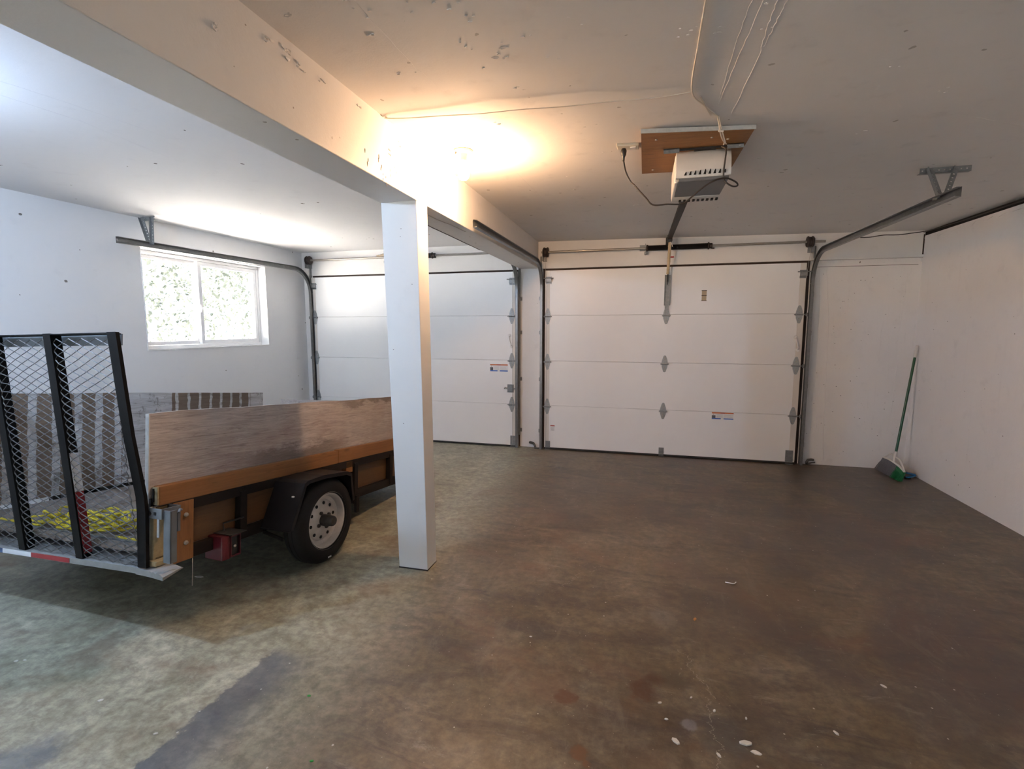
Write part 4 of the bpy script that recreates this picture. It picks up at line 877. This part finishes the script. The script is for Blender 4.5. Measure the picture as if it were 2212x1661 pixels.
for dz, dy_, rot in ((0.03, 0.0, 0.25), (0.008, -0.02, -0.15)):
    m_ = MB(); T = Matrix.Translation((0, dy_, dz+0.012)) @ Matrix.Rotation(rot, 4, 'Y') @ Matrix.Rotation(0.5, 4, 'Z')
    prof = [(0.055, 0.012), (0.062, 0.0), (0.050, -0.016), (0.0, -0.022), (-0.05, -0.014), (-0.058, 0.0), (-0.05, 0.012), (0.0, 0.018)]
    vs = [T @ Vector((p[0], p[1], zz)) for zz in (0, 0.012) for p in prof]; k = len(prof)
    m_.add(vs, [tuple(range(k-1, -1, -1)), tuple(range(k, 2*k))]+[(i, (i+1) % k, k+(i+1) % k, k+i) for i in range(k)])
    m_.build('jaw', 'blue', cl, bevel=0.003)
MB().box((-0.05, -0.03, 0.002), (0.0, 0.02, 0.022)).build('dark_base', 'black', cl, bevel=0.004)

# ---------------------------------------------------------------- trailer
def tr_frame(yaw, pit, rol, Op):
    y, p, q_ = radians(yaw), radians(pit), radians(rol)
    f = Vector((sin(y)*cos(p), cos(y)*cos(p), sin(p))); r = Vector((cos(y), -sin(y), 0)); u = r.cross(f)
    r2 = cos(q_)*r + sin(q_)*u; u2 = -sin(q_)*r + cos(q_)*u
    return Matrix(((r2.x, f.x, u2.x, Op[0]), (r2.y, f.y, u2.y, Op[1]), (r2.z, f.z, u2.z, Op[2]), (0, 0, 0, 1)))
TM = tr_frame(3.2, -6.1, 1.2, (-0.573, -3.393, 0.0))
tr = empty('utility_trailer', Mx=TM); tag(tr, 'weathered wooden utility trailer with a black mesh ramp gate', 'trailer')
AL, AR = -1.72, -0.24      # inner faces of the two side boards
B0, B1 = -0.845, 1.58
# deck planks
npl = 9; w = (AR-AL-0.01)/npl
for i in range(npl):
    a0 = AL+0.005+i*w; dz = random.uniform(-0.002, 0.002)
    MB().box((a0+0.002, B0+0.01, 0.338+dz), (a0+w-0.002, B1-0.02, 0.366+dz)).build('deck_plank', 'deck', tr, bevel=0.0015)
# steel frame
for a0, a1, nm in ((-0.236, -0.200, 'side_rail'), (AL-0.045, AL-0.008, 'side_rail')):
    MB().box((a0, B0, 0.275), (a1, B1, 0.335)).build(nm, 'frame_steel', tr, bevel=0.002)
    MB().box((a0, B0, 0.515), (a1, B1, 0.566)).build('top_rail', 'frame_steel', tr, bevel=0.002)
    for bb in (-0.36, 0.655, 1.14, 1.54):
        MB().box((a0+0.004, bb-0.022, 0.24 if bb == 0.655 else 0.29), (a1+0.008, bb+0.022, 0.54)).build('upright', 'frame_steel', tr, bevel=0.002)
for bb in (-0.80, -0.2, 0.5, 1.1, 1.54): MB().box((AL-0.03, bb, 0.285), (-0.22, bb+0.04, 0.335)).build('cross_member', 'frame_steel', tr)
MB().box((-0.200, 0.640, 0.175), (-0.178, 0.675, 0.30)).build('spring_hanger', 'frame_steel', tr)
# infill boards, side boards
MB().box((-0.262, B0+0.02, 0.335), (-0.238, B1, 0.56)).build('infill_board', 'wood_infill', tr)
sbm = MB().hexa([(-0.280, B0, 0.372), (-0.262, B0, 0.310), (-0.262, B1, 0.372), (-0.280, B1, 0.372), (-0.262, B0, 0.99), (-0.240, B0, 0.99), (-0.240, B1, 1.014), (-0.262, B1, 1.014)])
sbm = MB().box((-0.264, B0, 0.372), (-0.240, 0.27, 0.999)); 
def side_board(a0, a1, b0, b1, c0, zt0, zt1, mat, nm, n_=14, amp=0.004, seed=1):
    mb = MB(); r_ = random.Random(seed); jit = [r_.uniform(-amp, amp) for _ in range(n_+1)]
    for i in range(n_):
        u0, u1 = i/n_, (i+1)/n_; y0, y1 = b0+(b1-b0)*u0, b0+(b1-b0)*u1; z0, z1 = zt0+(zt1-zt0)*u0+jit[i], zt0+(zt1-zt0)*u1+jit[i+1]
        mb.hexa([(a0, y0, c0), (a1, y0, c0), (a1, y1, c0), (a0, y1, c0), (a0, y0, z0), (a1, y0, z0), (a1, y1, z1), (a0, y1, z1)])
    return mb.build(nm, mat, tr)
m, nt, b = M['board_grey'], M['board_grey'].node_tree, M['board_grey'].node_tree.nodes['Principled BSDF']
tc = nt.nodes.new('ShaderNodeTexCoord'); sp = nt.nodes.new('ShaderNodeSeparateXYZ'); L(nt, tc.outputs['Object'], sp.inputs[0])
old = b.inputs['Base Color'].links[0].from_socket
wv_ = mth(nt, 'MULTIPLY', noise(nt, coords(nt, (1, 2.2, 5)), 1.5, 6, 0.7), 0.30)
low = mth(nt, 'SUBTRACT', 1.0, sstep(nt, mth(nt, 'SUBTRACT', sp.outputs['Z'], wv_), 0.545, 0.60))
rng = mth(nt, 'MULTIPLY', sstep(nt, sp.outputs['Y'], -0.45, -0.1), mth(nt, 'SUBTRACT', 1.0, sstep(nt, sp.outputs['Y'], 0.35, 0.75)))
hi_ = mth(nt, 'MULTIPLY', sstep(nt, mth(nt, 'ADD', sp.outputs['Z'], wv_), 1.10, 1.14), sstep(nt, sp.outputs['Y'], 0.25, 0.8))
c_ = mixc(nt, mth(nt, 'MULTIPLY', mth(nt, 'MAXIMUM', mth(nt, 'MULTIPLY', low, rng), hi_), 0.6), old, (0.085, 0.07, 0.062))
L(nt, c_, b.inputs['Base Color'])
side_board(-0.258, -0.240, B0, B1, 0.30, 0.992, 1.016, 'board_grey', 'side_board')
lb = side_board(AL-0.018, AL, -1.0, 1.318, 0.39, 1.055, 1.022, 'board_striped', 'side_board', amp=0.003, seed=4); lb['label'] = 'far side board with pale and brown bands'
side_board(-0.2600, -0.238, B0-0.006, B0-0.0005, 0.30, 0.988, 0.988, 'ply_edge', 'painted_board_edge', n_=1, amp=0)
MB().box((-0.236, B0-0.004, 0.30), (-0.226, B0+0.012, 0.60)).build('dark_edge_gap', 'dark', tr)
MB().box((-0.228, B0-0.008, 0.30), (-0.200, B0+0.06, 0.565)).build('end_block', 'end_grain', tr, bevel=0.004)
side_board(AL, AR, B1-0.03, B1-0.01, 0.36, 0.95, 0.95, 'board_grey', 'front_board', n_=1, amp=0)
# outer wooden rail, two lengths butted
MB().box((-0.238, B0+0.016, 0.566), (-0.198, 0.452, 0.655)).build('wood_rail', 'wood_rail', tr, bevel=0.004)
MB().box((-0.238, 0.455, 0.567), (-0.199, B1, 0.660)).build('wood_rail', 'wood_rail', tr, bevel=0.004)
MB().box((-0.237, B0+0.008, 0.569), (-0.200, B0+0.017, 0.652)).build('rail_end_grain', 'end_grain', tr, bevel=0.003)
MB().box((-0.226, B0+0.003, 0.585), (-0.219, B0+0.0095, 0.645)).build('end_crack', 'dark', tr)
MB().box((AL-0.06, B0+0.016, 0.566), (AL-0.02, B1, 0.655)).build('wood_rail', 'wood_rail', tr, bevel=0.004)
# rear post with bolts
MB().box((-0.235, -0.765, 0.272), (-0.198, -0.655, 0.563)).build('corner_post', 'wood_post', tr, bevel=0.004)
for cc in (0.495, 0.36): MB().lathe([(0.009, -0.004), (0.011, 0.004), (0.008, 0.010), (0, 0.012)], (-0.196, -0.700, cc), 'x', 12).build('bolt', 'bolt', tr, smooth=True)
MB().box((-0.236, 0.545, 0.48), (-0.200, 0.62, 0.563)).build('spacer_block', 'wood_post', tr, bevel=0.003)
MB().box((-0.199, -0.662, 0.135), (-0.197, -0.659, 0.272)).build('hanging_wire', 'cable', tr)
# latch box, plate and pin
lt = MB(); a0, a1, b0, b1, z0, z1 = -0.206, -0.127, -0.872, -0.780, 0.520, 0.567
lt.box((a0, b0, z0), (a1, b0+0.005, z1)).box((a0, b1-0.005, z0), (a1, b1, z1)).box((a0, b0+0.005, z0), (a0+0.005, b1-0.005, z1)).box((a1-0.005, b0+0.005, z0), (a1, b1-0.005, z1))
lt = lt.build('latch_box', 'grey_steel', tr, bevel=0.0015)
MB().box((-0.174, -0.8735, 0.537), (-0.160, -0.871, 0.551)).build('square_hole', 'slotdark', lt)
MB().box((-0.128, -0.862, 0.325), (-0.086, -0.856, 0.560)).box((-0.092, -0.862, 0.325), (-0.086, -0.830, 0.560)).build('latch_plate', 'grey_steel', tr, bevel=0.001)
MB().box((-0.152, -0.874, 0.440), (-0.140, -0.869, 0.520)).build('latch_pin', 'galv_light', tr)
MB().box((-0.092, -0.828, 0.462), (-0.084, -0.816, 0.545)).tube([(-0.088, -0.822, 0.545), (-0.092, -0.812, 0.556), (-0.100, -0.80, 0.552)], 0.006, 8).build('pin_handle', 'grey_steel', tr)
# tail sill with reflective tape
def sc(a): return 0.281+0.0193*(a+1.08)
sl = MB(); na = 16
for i in range(na):
    x0 = -1.86+(1.60)*i/na; x1 = -1.86+(1.60)*(i+1)/na
    sl.hexa([(x0, -0.885, sc(x0)-0.006), (x1, -0.885, sc(x1)-0.006), (x1, -0.79, sc(x1)+0.012), (x0, -0.79, sc(x0)+0.012), (x0, -0.885, sc(x0)), (x1, -0.885, sc(x1)), (x1, -0.79, sc(x1)+0.018), (x0, -0.79, sc(x0)+0.018)])
    sl.hexa([(x0, -0.889, sc(x0)-0.026), (x1, -0.889, sc(x1)-0.026), (x1, -0.884, sc(x1)-0.026), (x0, -0.884, sc(x0)-0.026), (x0, -0.889, sc(x0)), (x1, -0.889, sc(x1)), (x1, -0.884, sc(x1)), (x0, -0.884, sc(x0))])
# curled right end
ks = 8
for i in range(ks):
    x0 = -0.26+0.165*i/ks; x1 = -0.26+0.165*(i+1)/ks
    d0, d1 = 0.022*(i/ks)**2, 0.022*((i+1)/ks)**2
    sl.hexa([(x0, -0.889, sc(-0.26)-0.030-d0*0.4), (x1, -0.889, sc(-0.26)-0.030-d1*0.4), (x1, -0.79, sc(-0.26)-0.002-d1*0.5), (x0, -0.79, sc(-0.26)-0.002-d0*0.5),
             (x0, -0.889, sc(-0.26)-0.002-d0*0.5), (x1, -0.889, sc(-0.26)-0.002-d1), (x1, -0.80, sc(-0.26)+0.012-d1), (x0, -0.80, sc(-0.26)+0.012-d0)])
sl.build('tail_sill', 'sill_steel', tr)
def tape(a0, a1, mat):
    MB().hexa([(a0, -0.8905, sc(a0)-0.024), (a1, -0.8905, sc(a1)-0.024), (a1, -0.8885, sc(a1)-0.024), (a0, -0.8885, sc(a0)-0.024), (a0, -0.8905, sc(a0)-0.002), (a1, -0.8905, sc(a1)-0.002), (a1, -0.8885, sc(a1)-0.002), (a0, -0.8885, sc(a0)-0.002)]).build('reflective_tape', mat, tr)
tape(-1.80, -1.20, 'tape_blue'); tape(-1.20, -0.98, 'tape_white'); tape(-0.98, -0.70, 'tape_red')
MB().box((-1.70, -0.800, 0.300), (-0.24, -0.790, 0.372)).build('tail_angle', 'grey_steel', tr)
MB().box((-0.235, -0.865, 0.300), (-0.17, -0.80, 0.325)).build('broken_wood_end', 'end_grain', tr, bevel=0.004)
# ramp gate
gt = empty('ramp_gate'); gt.parent = tr
def gb(c): # b of the gate plane at height c
    return -0.882 - (c-0.285)*0.131
def gbar(a, w, fl, kink=0.0, side=1):
    mb = MB(); cs = [0.284+0.0193*(a+1.08), 0.55, 0.62, 0.9, 1.345]
    bs = [gb(c)+kink*{0.55: 0.9, 0.62: 1.0, 0.9: 0.35}.get(c, 0) for c in cs]
    for i in range(len(cs)-1):
        c0, c1, y0, y1 = cs[i], cs[i+1], bs[i], bs[i+1]
        mb.hexa([(a, y0-0.004, c0), (a+w, y0-0.004, c0), (a+w, y0+0.001, c0), (a, y0+0.001, c0), (a, y1-0.004, c1), (a+w, y1-0.004, c1), (a+w, y1+0.001, c1), (a, y1+0.001, c1)])
        mb.hexa([(a+w-0.005, y0, c0), (a+w, y0, c0), (a+w, y0+fl, c0), (a+w-0.005, y0+fl, c0), (a+w-0.005, y1, c1), (a+w, y1, c1), (a+w, y1+fl, c1), (a+w-0.005, y1+fl, c1)])
    return mb.build('gate_bar', 'black_steel', gt)
BARS = [-1.50, -1.08, -0.66, -0.25]
for a in BARS: gbar(a, 0.053 if a == -0.25 else 0.048, 0.012 if a == -0.25 else 0.040, 0.030 if a == -0.25 else 0)
MB().hexa([(-1.66, gb(1.345)-0.004, 1.338), (-0.20, gb(1.345)-0.004, 1.338), (-0.235, gb(1.345)+0.045, 1.338), (-1.66, gb(1.345)+0.045, 1.338),
           (-1.66, gb(1.345)-0.004, 1.343), (-0.20, gb(1.345)-0.004, 1.343), (-0.235, gb(1.345)+0.045, 1.343), (-1.66, gb(1.345)+0.045, 1.343)]).build('top_bar', 'black_steel', gt)
MB().box((-1.66, gb(1.3)+0.048, 1.293), (-0.245, gb(1.3)+0.053, 1.343)).build('top_angle', 'grey_steel', gt)
MB().tube([(-0.225, -0.885, 0.545), (-0.195, -0.862, 0.542)], 0.012, 8).build('gate_pin', 'frame_steel', gt)
# tape on the second bar's flange
def ftape(a, c0, c1, mat):
    y0, y1 = gb(c0)+0.004, gb(c1)+0.004
    MB().hexa([(a+0.0480, y0, c0), (a+0.0495, y0, c0), (a+0.0495, y0+0.036, c0), (a+0.0480, y0+0.036, c0), (a+0.0480, y1, c1), (a+0.0495, y1, c1), (a+0.0495, y1+0.036, c1), (a+0.0480, y1+0.036, c1)]).build('reflective_tape', mat, gt)
ftape(-0.66, 0.315, 0.615, 'tape_red'); ftape(-0.66, 0.617, 0.80, 'tape_white')
# expanded metal
def mesh_panel(a0, a1):
    mb = MB(); du, dv_ = 0.0425, 0.0183; r_ = random.Random(int(-a0*100)); th = 0.0020; wd_ = 0.0019
    i0 = int(math.floor(a0/du)); i1 = int(math.ceil(a1/du)); j1 = int((1.335-0.295)/dv_)
    def P(i, j):
        c = 0.297+j*dv_; a = i*du
        sag = 0.010*math.exp(-((c-1.08)/0.10)**2)*math.exp(-((a+1.04)/0.05)**2)*3
        return Vector((min(max(a, a0), a1), gb(c)+0.006+0.004*sin(j*0.5+i)*0.4, c-sag))
    for j in range(j1):
        for i in range(i0, i1):
            if (i+j) % 2 == 0: p, q_ = P(i, j), P(i+1, j+1)
            else: p, q_ = P(i, j+1), P(i+1, j)
            d = q_-p
            if abs(d.x) < 1e-4: continue
            d.normalize(); s = Vector((-d.z, 0, d.x)); n_ = Vector((0, 1, 0))
            tw = n_*0.55+s*0.83; tw2 = s*0.55*-1+n_*0.83
            vs = [p-tw*wd_-tw2*th*0.6, p+tw*wd_-tw2*th*0.6, p+tw*wd_+tw2*th*0.6, p-tw*wd_+tw2*th*0.6]; vs += [v_+(q_-p) for v_ in vs]
            mb.add(vs, [(0, 1, 5, 4), (1, 2, 6, 5), (2, 3, 7, 6), (3, 0, 4, 7)])
    return mb.build('expanded_mesh', 'mesh_steel', gt, kind='stuff')
for k in range(3): mesh_panel(BARS[k]+0.046, BARS[k+1]+0.004)
# wheels
WB, WC, WR = 0.108, 0.2735, 0.262
def wheel(a_out, sgn):
    w_ = empty('wheel'); w_.parent = tr; w_.location = (a_out, WB, WC)
    s = sgn
    prof = [(0.170, -0.010), (0.180, -0.004), (0.205, 0.0), (0.235, -0.006), (0.250, -0.016), (0.260, -0.032), (0.262, -0.052), (0.258, -0.055), (0.262, -0.058), (0.262, -0.082), (0.258, -0.085), (0.262, -0.088), (0.260, -0.108), (0.250, -0.124), (0.235, -0.134), (0.205, -0.140), (0.170, -0.130), (0.162, -0.07), (0.170, -0.010)]
    MB().lathe([(r, t*s) for r, t in prof], (0, 0, 0), 'x', 48, caps=False).build('tyre', 'tyre', w_, smooth=True)
    rim = [(0.176, -0.004), (0.180, -0.008), (0.176, -0.013), (0.160, -0.016), (0.152, -0.030), (0.150, -0.055), (0.128, -0.062), (0.124, -0.058), (0.085, -0.052), (0.068, -0.046), (0.040, -0.046), (0.0, -0.046)]
    MB().lathe([(r, t*s) for r, t in rim], (0, 0, 0), 'x', 48, caps=False).build('rim', 'rim', w_, smooth=True)
    for k in range(10):
        a_ = 2*pi*k/10+0.2; MB().lathe([(0.0, -0.0565*s), (0.0105, -0.0565*s), (0.0105, -0.0520*s), (0, -0.0515*s)], (0, 0.105*cos(a_), 0.105*sin(a_)), 'x', 12).build('rim_hole', 'slotdark', w_)
    for k in range(4):
        a_ = 2*pi*k/4+0.5; MB().lathe([(0.012, -0.048*s), (0.011, -0.034*s), (0.006, -0.030*s), (0, -0.029*s)], (0, 0.053*cos(a_), 0.053*sin(a_)), 'x', 6).build('lug_nut', 'hub', w_)
    MB().lathe([(0.036, -0.048*s), (0.037, -0.020*s), (0.034, 0.004*s), (0.033, 0.006*s), (0.031, 0.030*s), (0.026, 0.036*s), (0.0, 0.037*s)], (0, 0, 0), 'x', 24).build('hub_cap', 'hub', w_, smooth=True)
    return w_
wR = wheel(0.0, 1)
MB().box((0.0, -0.010, -0.232), (0.0022, 0.020, -0.223)).build('white_mark', 'tape_white', wR)
wheel(AL-0.24, -1)
MB().tube([(AL-0.15, WB, WC), (-0.12, WB, WC)], 0.022, 12).build('axle', 'frame_steel', tr)
# fenders
def fender(a_in, a_out, s):
    fo = [(-0.235, 0.300), (-0.215, 0.345), (-0.125, 0.545), (-0.095, 0.558), (0.045, 0.566), (0.275, 0.550), (0.318, 0.532), (0.332, 0.450), (0.350, 0.350)]
    mb = MB(); th = 0.004
    for i in range(len(fo)-1):
        (y0, z0), (y1, z1) = fo[i], fo[i+1]
        mb.hexa([(a_in, y0, z0), (a_out, y0, z0), (a_out, y1, z1), (a_in, y1, z1), (a_in, y0, z0+th), (a_out, y0, z0+th), (a_out, y1, z1+th), (a_in, y1, z1+th)])
        # rolled outer lip
        k0 = Vector((0.10-y0, 0.30-z0)).normalized()*0.020; k1 = Vector((0.10-y1, 0.30-z1)).normalized()*0.020
        mb.hexa([(a_out-0.003*s, y0, z0+th), (a_out, y0, z0+th), (a_out, y1, z1+th), (a_out-0.003*s, y1, z1+th), (a_out-0.003*s, y0+k0.x, z0+k0.y), (a_out, y0+k0.x, z0+k0.y), (a_out, y1+k1.x, z1+k1.y), (a_out-0.003*s, y1+k1.x, z1+k1.y)])
    mb.tube([(a_in, -0.235, 0.300), (a_out, -0.235, 0.300)], 0.005, 6)
    return mb.build('fender', 'fender', tr)
fender(-0.20, 0.012, 1); fender(AL-0.05, AL-0.26, -1)
MB().box((-0.03, -0.185, 0.478), (-0.018, -0.175, 0.486)).build('paint_chip', 'flake', tr)
MB().tube([(-0.20, -0.215, 0.275), (-0.10, -0.17, 0.225)], 0.010, 6).build('fender_brace', 'frame_steel', tr)
# tail light
tl = empty('tail_light'); tl.parent = tr; tl.location = (-0.20, -0.50, 0.285)
lm = MB(); z0, z1 = -0.062, 0.060
vs = []
for (a, bb, z) in ((-0.06, -0.045, z0), (0.062, -0.052, z0-0.004), (0.058, -0.052, z1), (-0.06, -0.045, z1)): vs.append((a, bb, z))
lm.add([(-0.062, -0.040, z0), (0.064, -0.048, z0-0.002), (0.060, -0.048, z1), (-0.060, -0.040, z1), (-0.062, 0.0, z0), (0.066, 0.0, z0-0.002), (0.066, 0.0, z1-0.004), (-0.060, 0.0, z1)],
       [(0, 1, 2, 3), (4, 7, 6, 5), (0, 4, 5, 1), (3, 2, 6, 7), (0, 3, 7, 4), (1, 5, 6, 2)])
lm.build('red_lens', 'red_lens', tl, bevel=0.006)
MB().box((0.058, 0.0, -0.060), (0.064, 0.065, -0.055)).box((0.058, 0.0, 0.050), (0.064, 0.065, 0.055)).box((0.058, 0.060, -0.060), (0.064, 0.065, 0.055)).box((-0.05, 0.0, -0.055), (0.055, 0.064, 0.05)).build('lamp_body', 'black', tl)
frame_rect(MB(), 0.056, 0.065, 0.002, 0.066, -0.058, 0.052, 0.006).build('red_rim', 'red_lens', tl)
MB().lathe([(0.006, 0.058), (0.007, 0.066), (0, 0.068)], (0, 0.03, -0.005), 'x', 8).build('bolt', 'bolt', tl)
MB().box((-0.06, -0.01, 0.060), (0.085, 0.085, 0.064)).build('mount_plate', 'hub', tl)
MB().tube([(-0.01, 0.03, 0.066), (-0.03, 0.04, 0.10), (0.03, 0.12, 0.12)], 0.005, 6).build('wires', 'black', tl)
# tongue resting on the floor
TI = TM.inverted()
def onfloor(b_): # local c of the floor under point (a=-.98,b)
    p = TM @ Vector((-0.98, b_, 0)); return -p.z/ (TM.col[2][2])
cf = onfloor(2.75)
MB().tube([(-1.60, 1.50, 0.30), (-0.98, 2.55, cf+0.05)], 0.028, 4).tube([(-0.36, 1.50, 0.30), (-0.98, 2.55, cf+0.05)], 0.028, 4).build('tongue', 'frame_steel', tr)
MB().tube([(-0.98, 2.50, cf+0.055), (-0.98, 2.75, cf+0.04)], 0.035, 8).build('coupler', 'frame_steel', tr)
MB().box((-0.236, 1.585, 0.285), (-0.200, 1.592, 0.335)).build('marker', 'tape_red', tr)

# ---------------------------------------------------------------- rope on the deck
rope = MB(); r_ = random.Random(11); path = []
ctrl = [(-1.62, -0.76), (-1.40, -0.775), (-1.25, -0.79), (-1.12, -0.775)]
for k in range(7):
    cx_, cy_ = -0.86+r_.uniform(-0.06, 0.06), -0.70+r_.uniform(-0.03, 0.03); ra, rbb = r_.uniform(0.20, 0.33), r_.uniform(0.05, 0.095); ph = r_.uniform(-0.3, 0.3)
    for j in range(10):
        t = -pi+2*pi*j/10; x = cx_+ra*cos(t)+r_.uniform(-0.025, 0.025); y = cy_+rbb*sin(t+ph)+r_.uniform(-0.015, 0.015); ctrl.append((x, y))
ctrl += [(-0.75, -0.66), (-0.60, -0.64), (-0.50, -0.70), (-0.42, -0.76), (-0.34, -0.775), (-0.36, -0.785)]
ctrl += [(-0.46, -0.785), (-0.55, -0.785)]
hh = [0.372+0.006+min(0.085, 0.004*i*0.32)*(0.6+0.4*sin(i*1.7)) for i in range(len(ctrl))]
hh[:4] = [0.374]*4; hh[-6:] = [0.39, 0.378, 0.374, 0.374, 0.374, 0.374]
# one loop standing proud of the coil
c3 = [(x, max(-0.782, y), z) for (x, y), z in zip(ctrl, hh)]
def twist(pts, R=0.0034, off=0.0036, pitch=0.034):
    P = [Vector(p) for p in pts]; out = [[], [], []]; s = 0
    for i in range(len(P)):
        t = (P[min(i+1, len(P)-1)]-P[max(i-1, 0)]); t = t.normalized() if t.length > 1e-6 else Vector((1, 0, 0))
        if i: s += (P[i]-P[i-1]).length
        n_ = Vector((0, 0, 1)); n_ = (n_-t*n_.dot(t)).normalized(); bi = t.cross(n_)
        for k in range(3):
            a = 2*pi*(s/pitch + k/3); out[k].append(P[i]+off*(cos(a)*n_+sin(a)*bi))
    for k in range(3): rope.tube(out[k], R, 5)
twist(spline(c3, 16))
twist(spline([(-1.10, -0.60, 0.374), (-1.05, -0.55, 0.39), (-0.98, -0.53, 0.40), (-0.90, -0.56, 0.40), (-0.86, -0.64, 0.40), (-0.90, -0.72, 0.395), (-1.0, -0.70, 0.39)], 16))
twist(spline([(-0.98, -0.783, 0.378), (-0.90, -0.781, 0.380), (-0.80, -0.775, 0.384), (-0.70, -0.76, 0.39), (-0.62, -0.74, 0.40)], 16))
ro_ = rope.build('rope', 'rope', None, smooth=True); ro_.matrix_world = TM; tag(ro_, 'coiled yellow rope lying on the trailer deck behind the mesh gate', 'rope')

# ---------------------------------------------------------------- litter on the floor
def chip(x, y, s, rot, name, mat, label, cat, grp=None, elong=2.0):
    mb = MB(); n_ = 7; rr = random.Random(int(abs(x*1000))); pr = [(s*elong*cos(2*pi*k/n_)*rr.uniform(0.7, 1.1), s*sin(2*pi*k/n_)*rr.uniform(0.7, 1.1)) for k in range(n_)]
    vs = [(p[0], p[1], 0.0) for p in pr]+[(p[0]*0.9, p[1]*0.9, 0.0025+0.0015*rr.random()) for p in pr]
    mb.add(vs, [tuple(range(n_-1, -1, -1)), tuple(range(n_, 2*n_))]+[(i, (i+1) % n_, n_+(i+1) % n_, n_+i) for i in range(n_)])
    o = mb.build(name, mat); o.location = (x, y, 0.0008); o.rotation_euler = (0, 0, rot); tag(o, label, cat, grp); return o
for (x, y, s, rt, lab) in ((1.449, -4.156, 0.011, -0.6, 'long pale plaster flake left of the floor crack near the bottom edge'), (1.690, -4.10, 0.013, 0.2, 'largest pale plaster flake, right of the floor crack'), (1.715, -4.135, 0.010, -0.2, 'pale flake touching the lower side of the largest plaster flake'),
                      (2.011, -3.969, 0.007, -1.0, 'pale flake alone on the lower right of the floor'), (2.286, -3.653, 0.007, -0.8, 'pale flake farthest to the right on the bare floor'), (1.588, -4.179, 0.006, -0.9, 'small pale flake at the lower end of the floor crack'),
                      (-0.726, -4.53, 0.007, 0.5, 'white flake on the pale left floor, left of the dark stripe'), (-1.33, -4.449, 0.006, 0.2, 'white flake at the left edge of the picture, left one of a pair'), (-1.30, -4.435, 0.005, 0.1, 'white flake at the left edge of the picture, right one of a pair'),
                      (-0.365, -4.602, 0.005, 0.5, 'white flake on the edge of the dark floor stripe'), (0.82, -3.70, 0.004, 0.0, 'tiny white flake in the middle of the right bay floor')):
    chip(x, y, s, rt, 'paint_chip', 'flake', lab, 'chip')
for (x, y, s, rt, lab) in ((1.40, -3.98, 0.005, 0.4, 'tiny pale crumb on the rusty brown floor stain'), (1.52, -3.92, 0.004, 1.0, 'tiny pale crumb just left of the upper end of the floor crack'), (1.60, -3.97, 0.005, 1.2, 'tiny pale crumb lying right on the middle of the floor crack'), (1.71, -3.98, 0.004, 1.5, 'tiny pale crumb above the largest plaster flake, right of the crack'), (1.42, -4.06, 0.004, 0.1, 'tiny pale crumb left of the round light floor patch')):
    chip(x, y, s, rt, 'paint_crumb', 'flake', lab, 'chip')
chip(-1.197, -3.639, 0.011, 0.1, 'paint_curl', 'curl', 'white curled chip on the shaded floor under the trailer tail', 'chip', None, 2.6)
chip(1.586, -3.35, 0.008, 1.2, 'dry_leaf', 'leaf_dry', 'small orange dry leaf on the floor of the right bay', 'leaf')
chip(0.051, -4.299, 0.004, 0.3, 'green_speck', 'leaf_green', 'tiny bright green speck on the floor in front of the post', 'speck')
chip(0.253, -4.556, 0.004, 0.3, 'green_speck', 'leaf_green', 'tiny bright green speck at the bottom edge of the picture', 'speck')
mb = MB().tube(spline([(0, 0, 0.002), (0.02, -0.012, 0.006), (0.045, -0.008, 0.003), (0.06, 0.015, 0.002)]), 0.003, 5); o = mb.build('paint_curl', 'curl'); o.location = (1.79, -2.92, 0.001); tag(o, 'white curled peel on the floor in the middle of the right bay', 'chip')
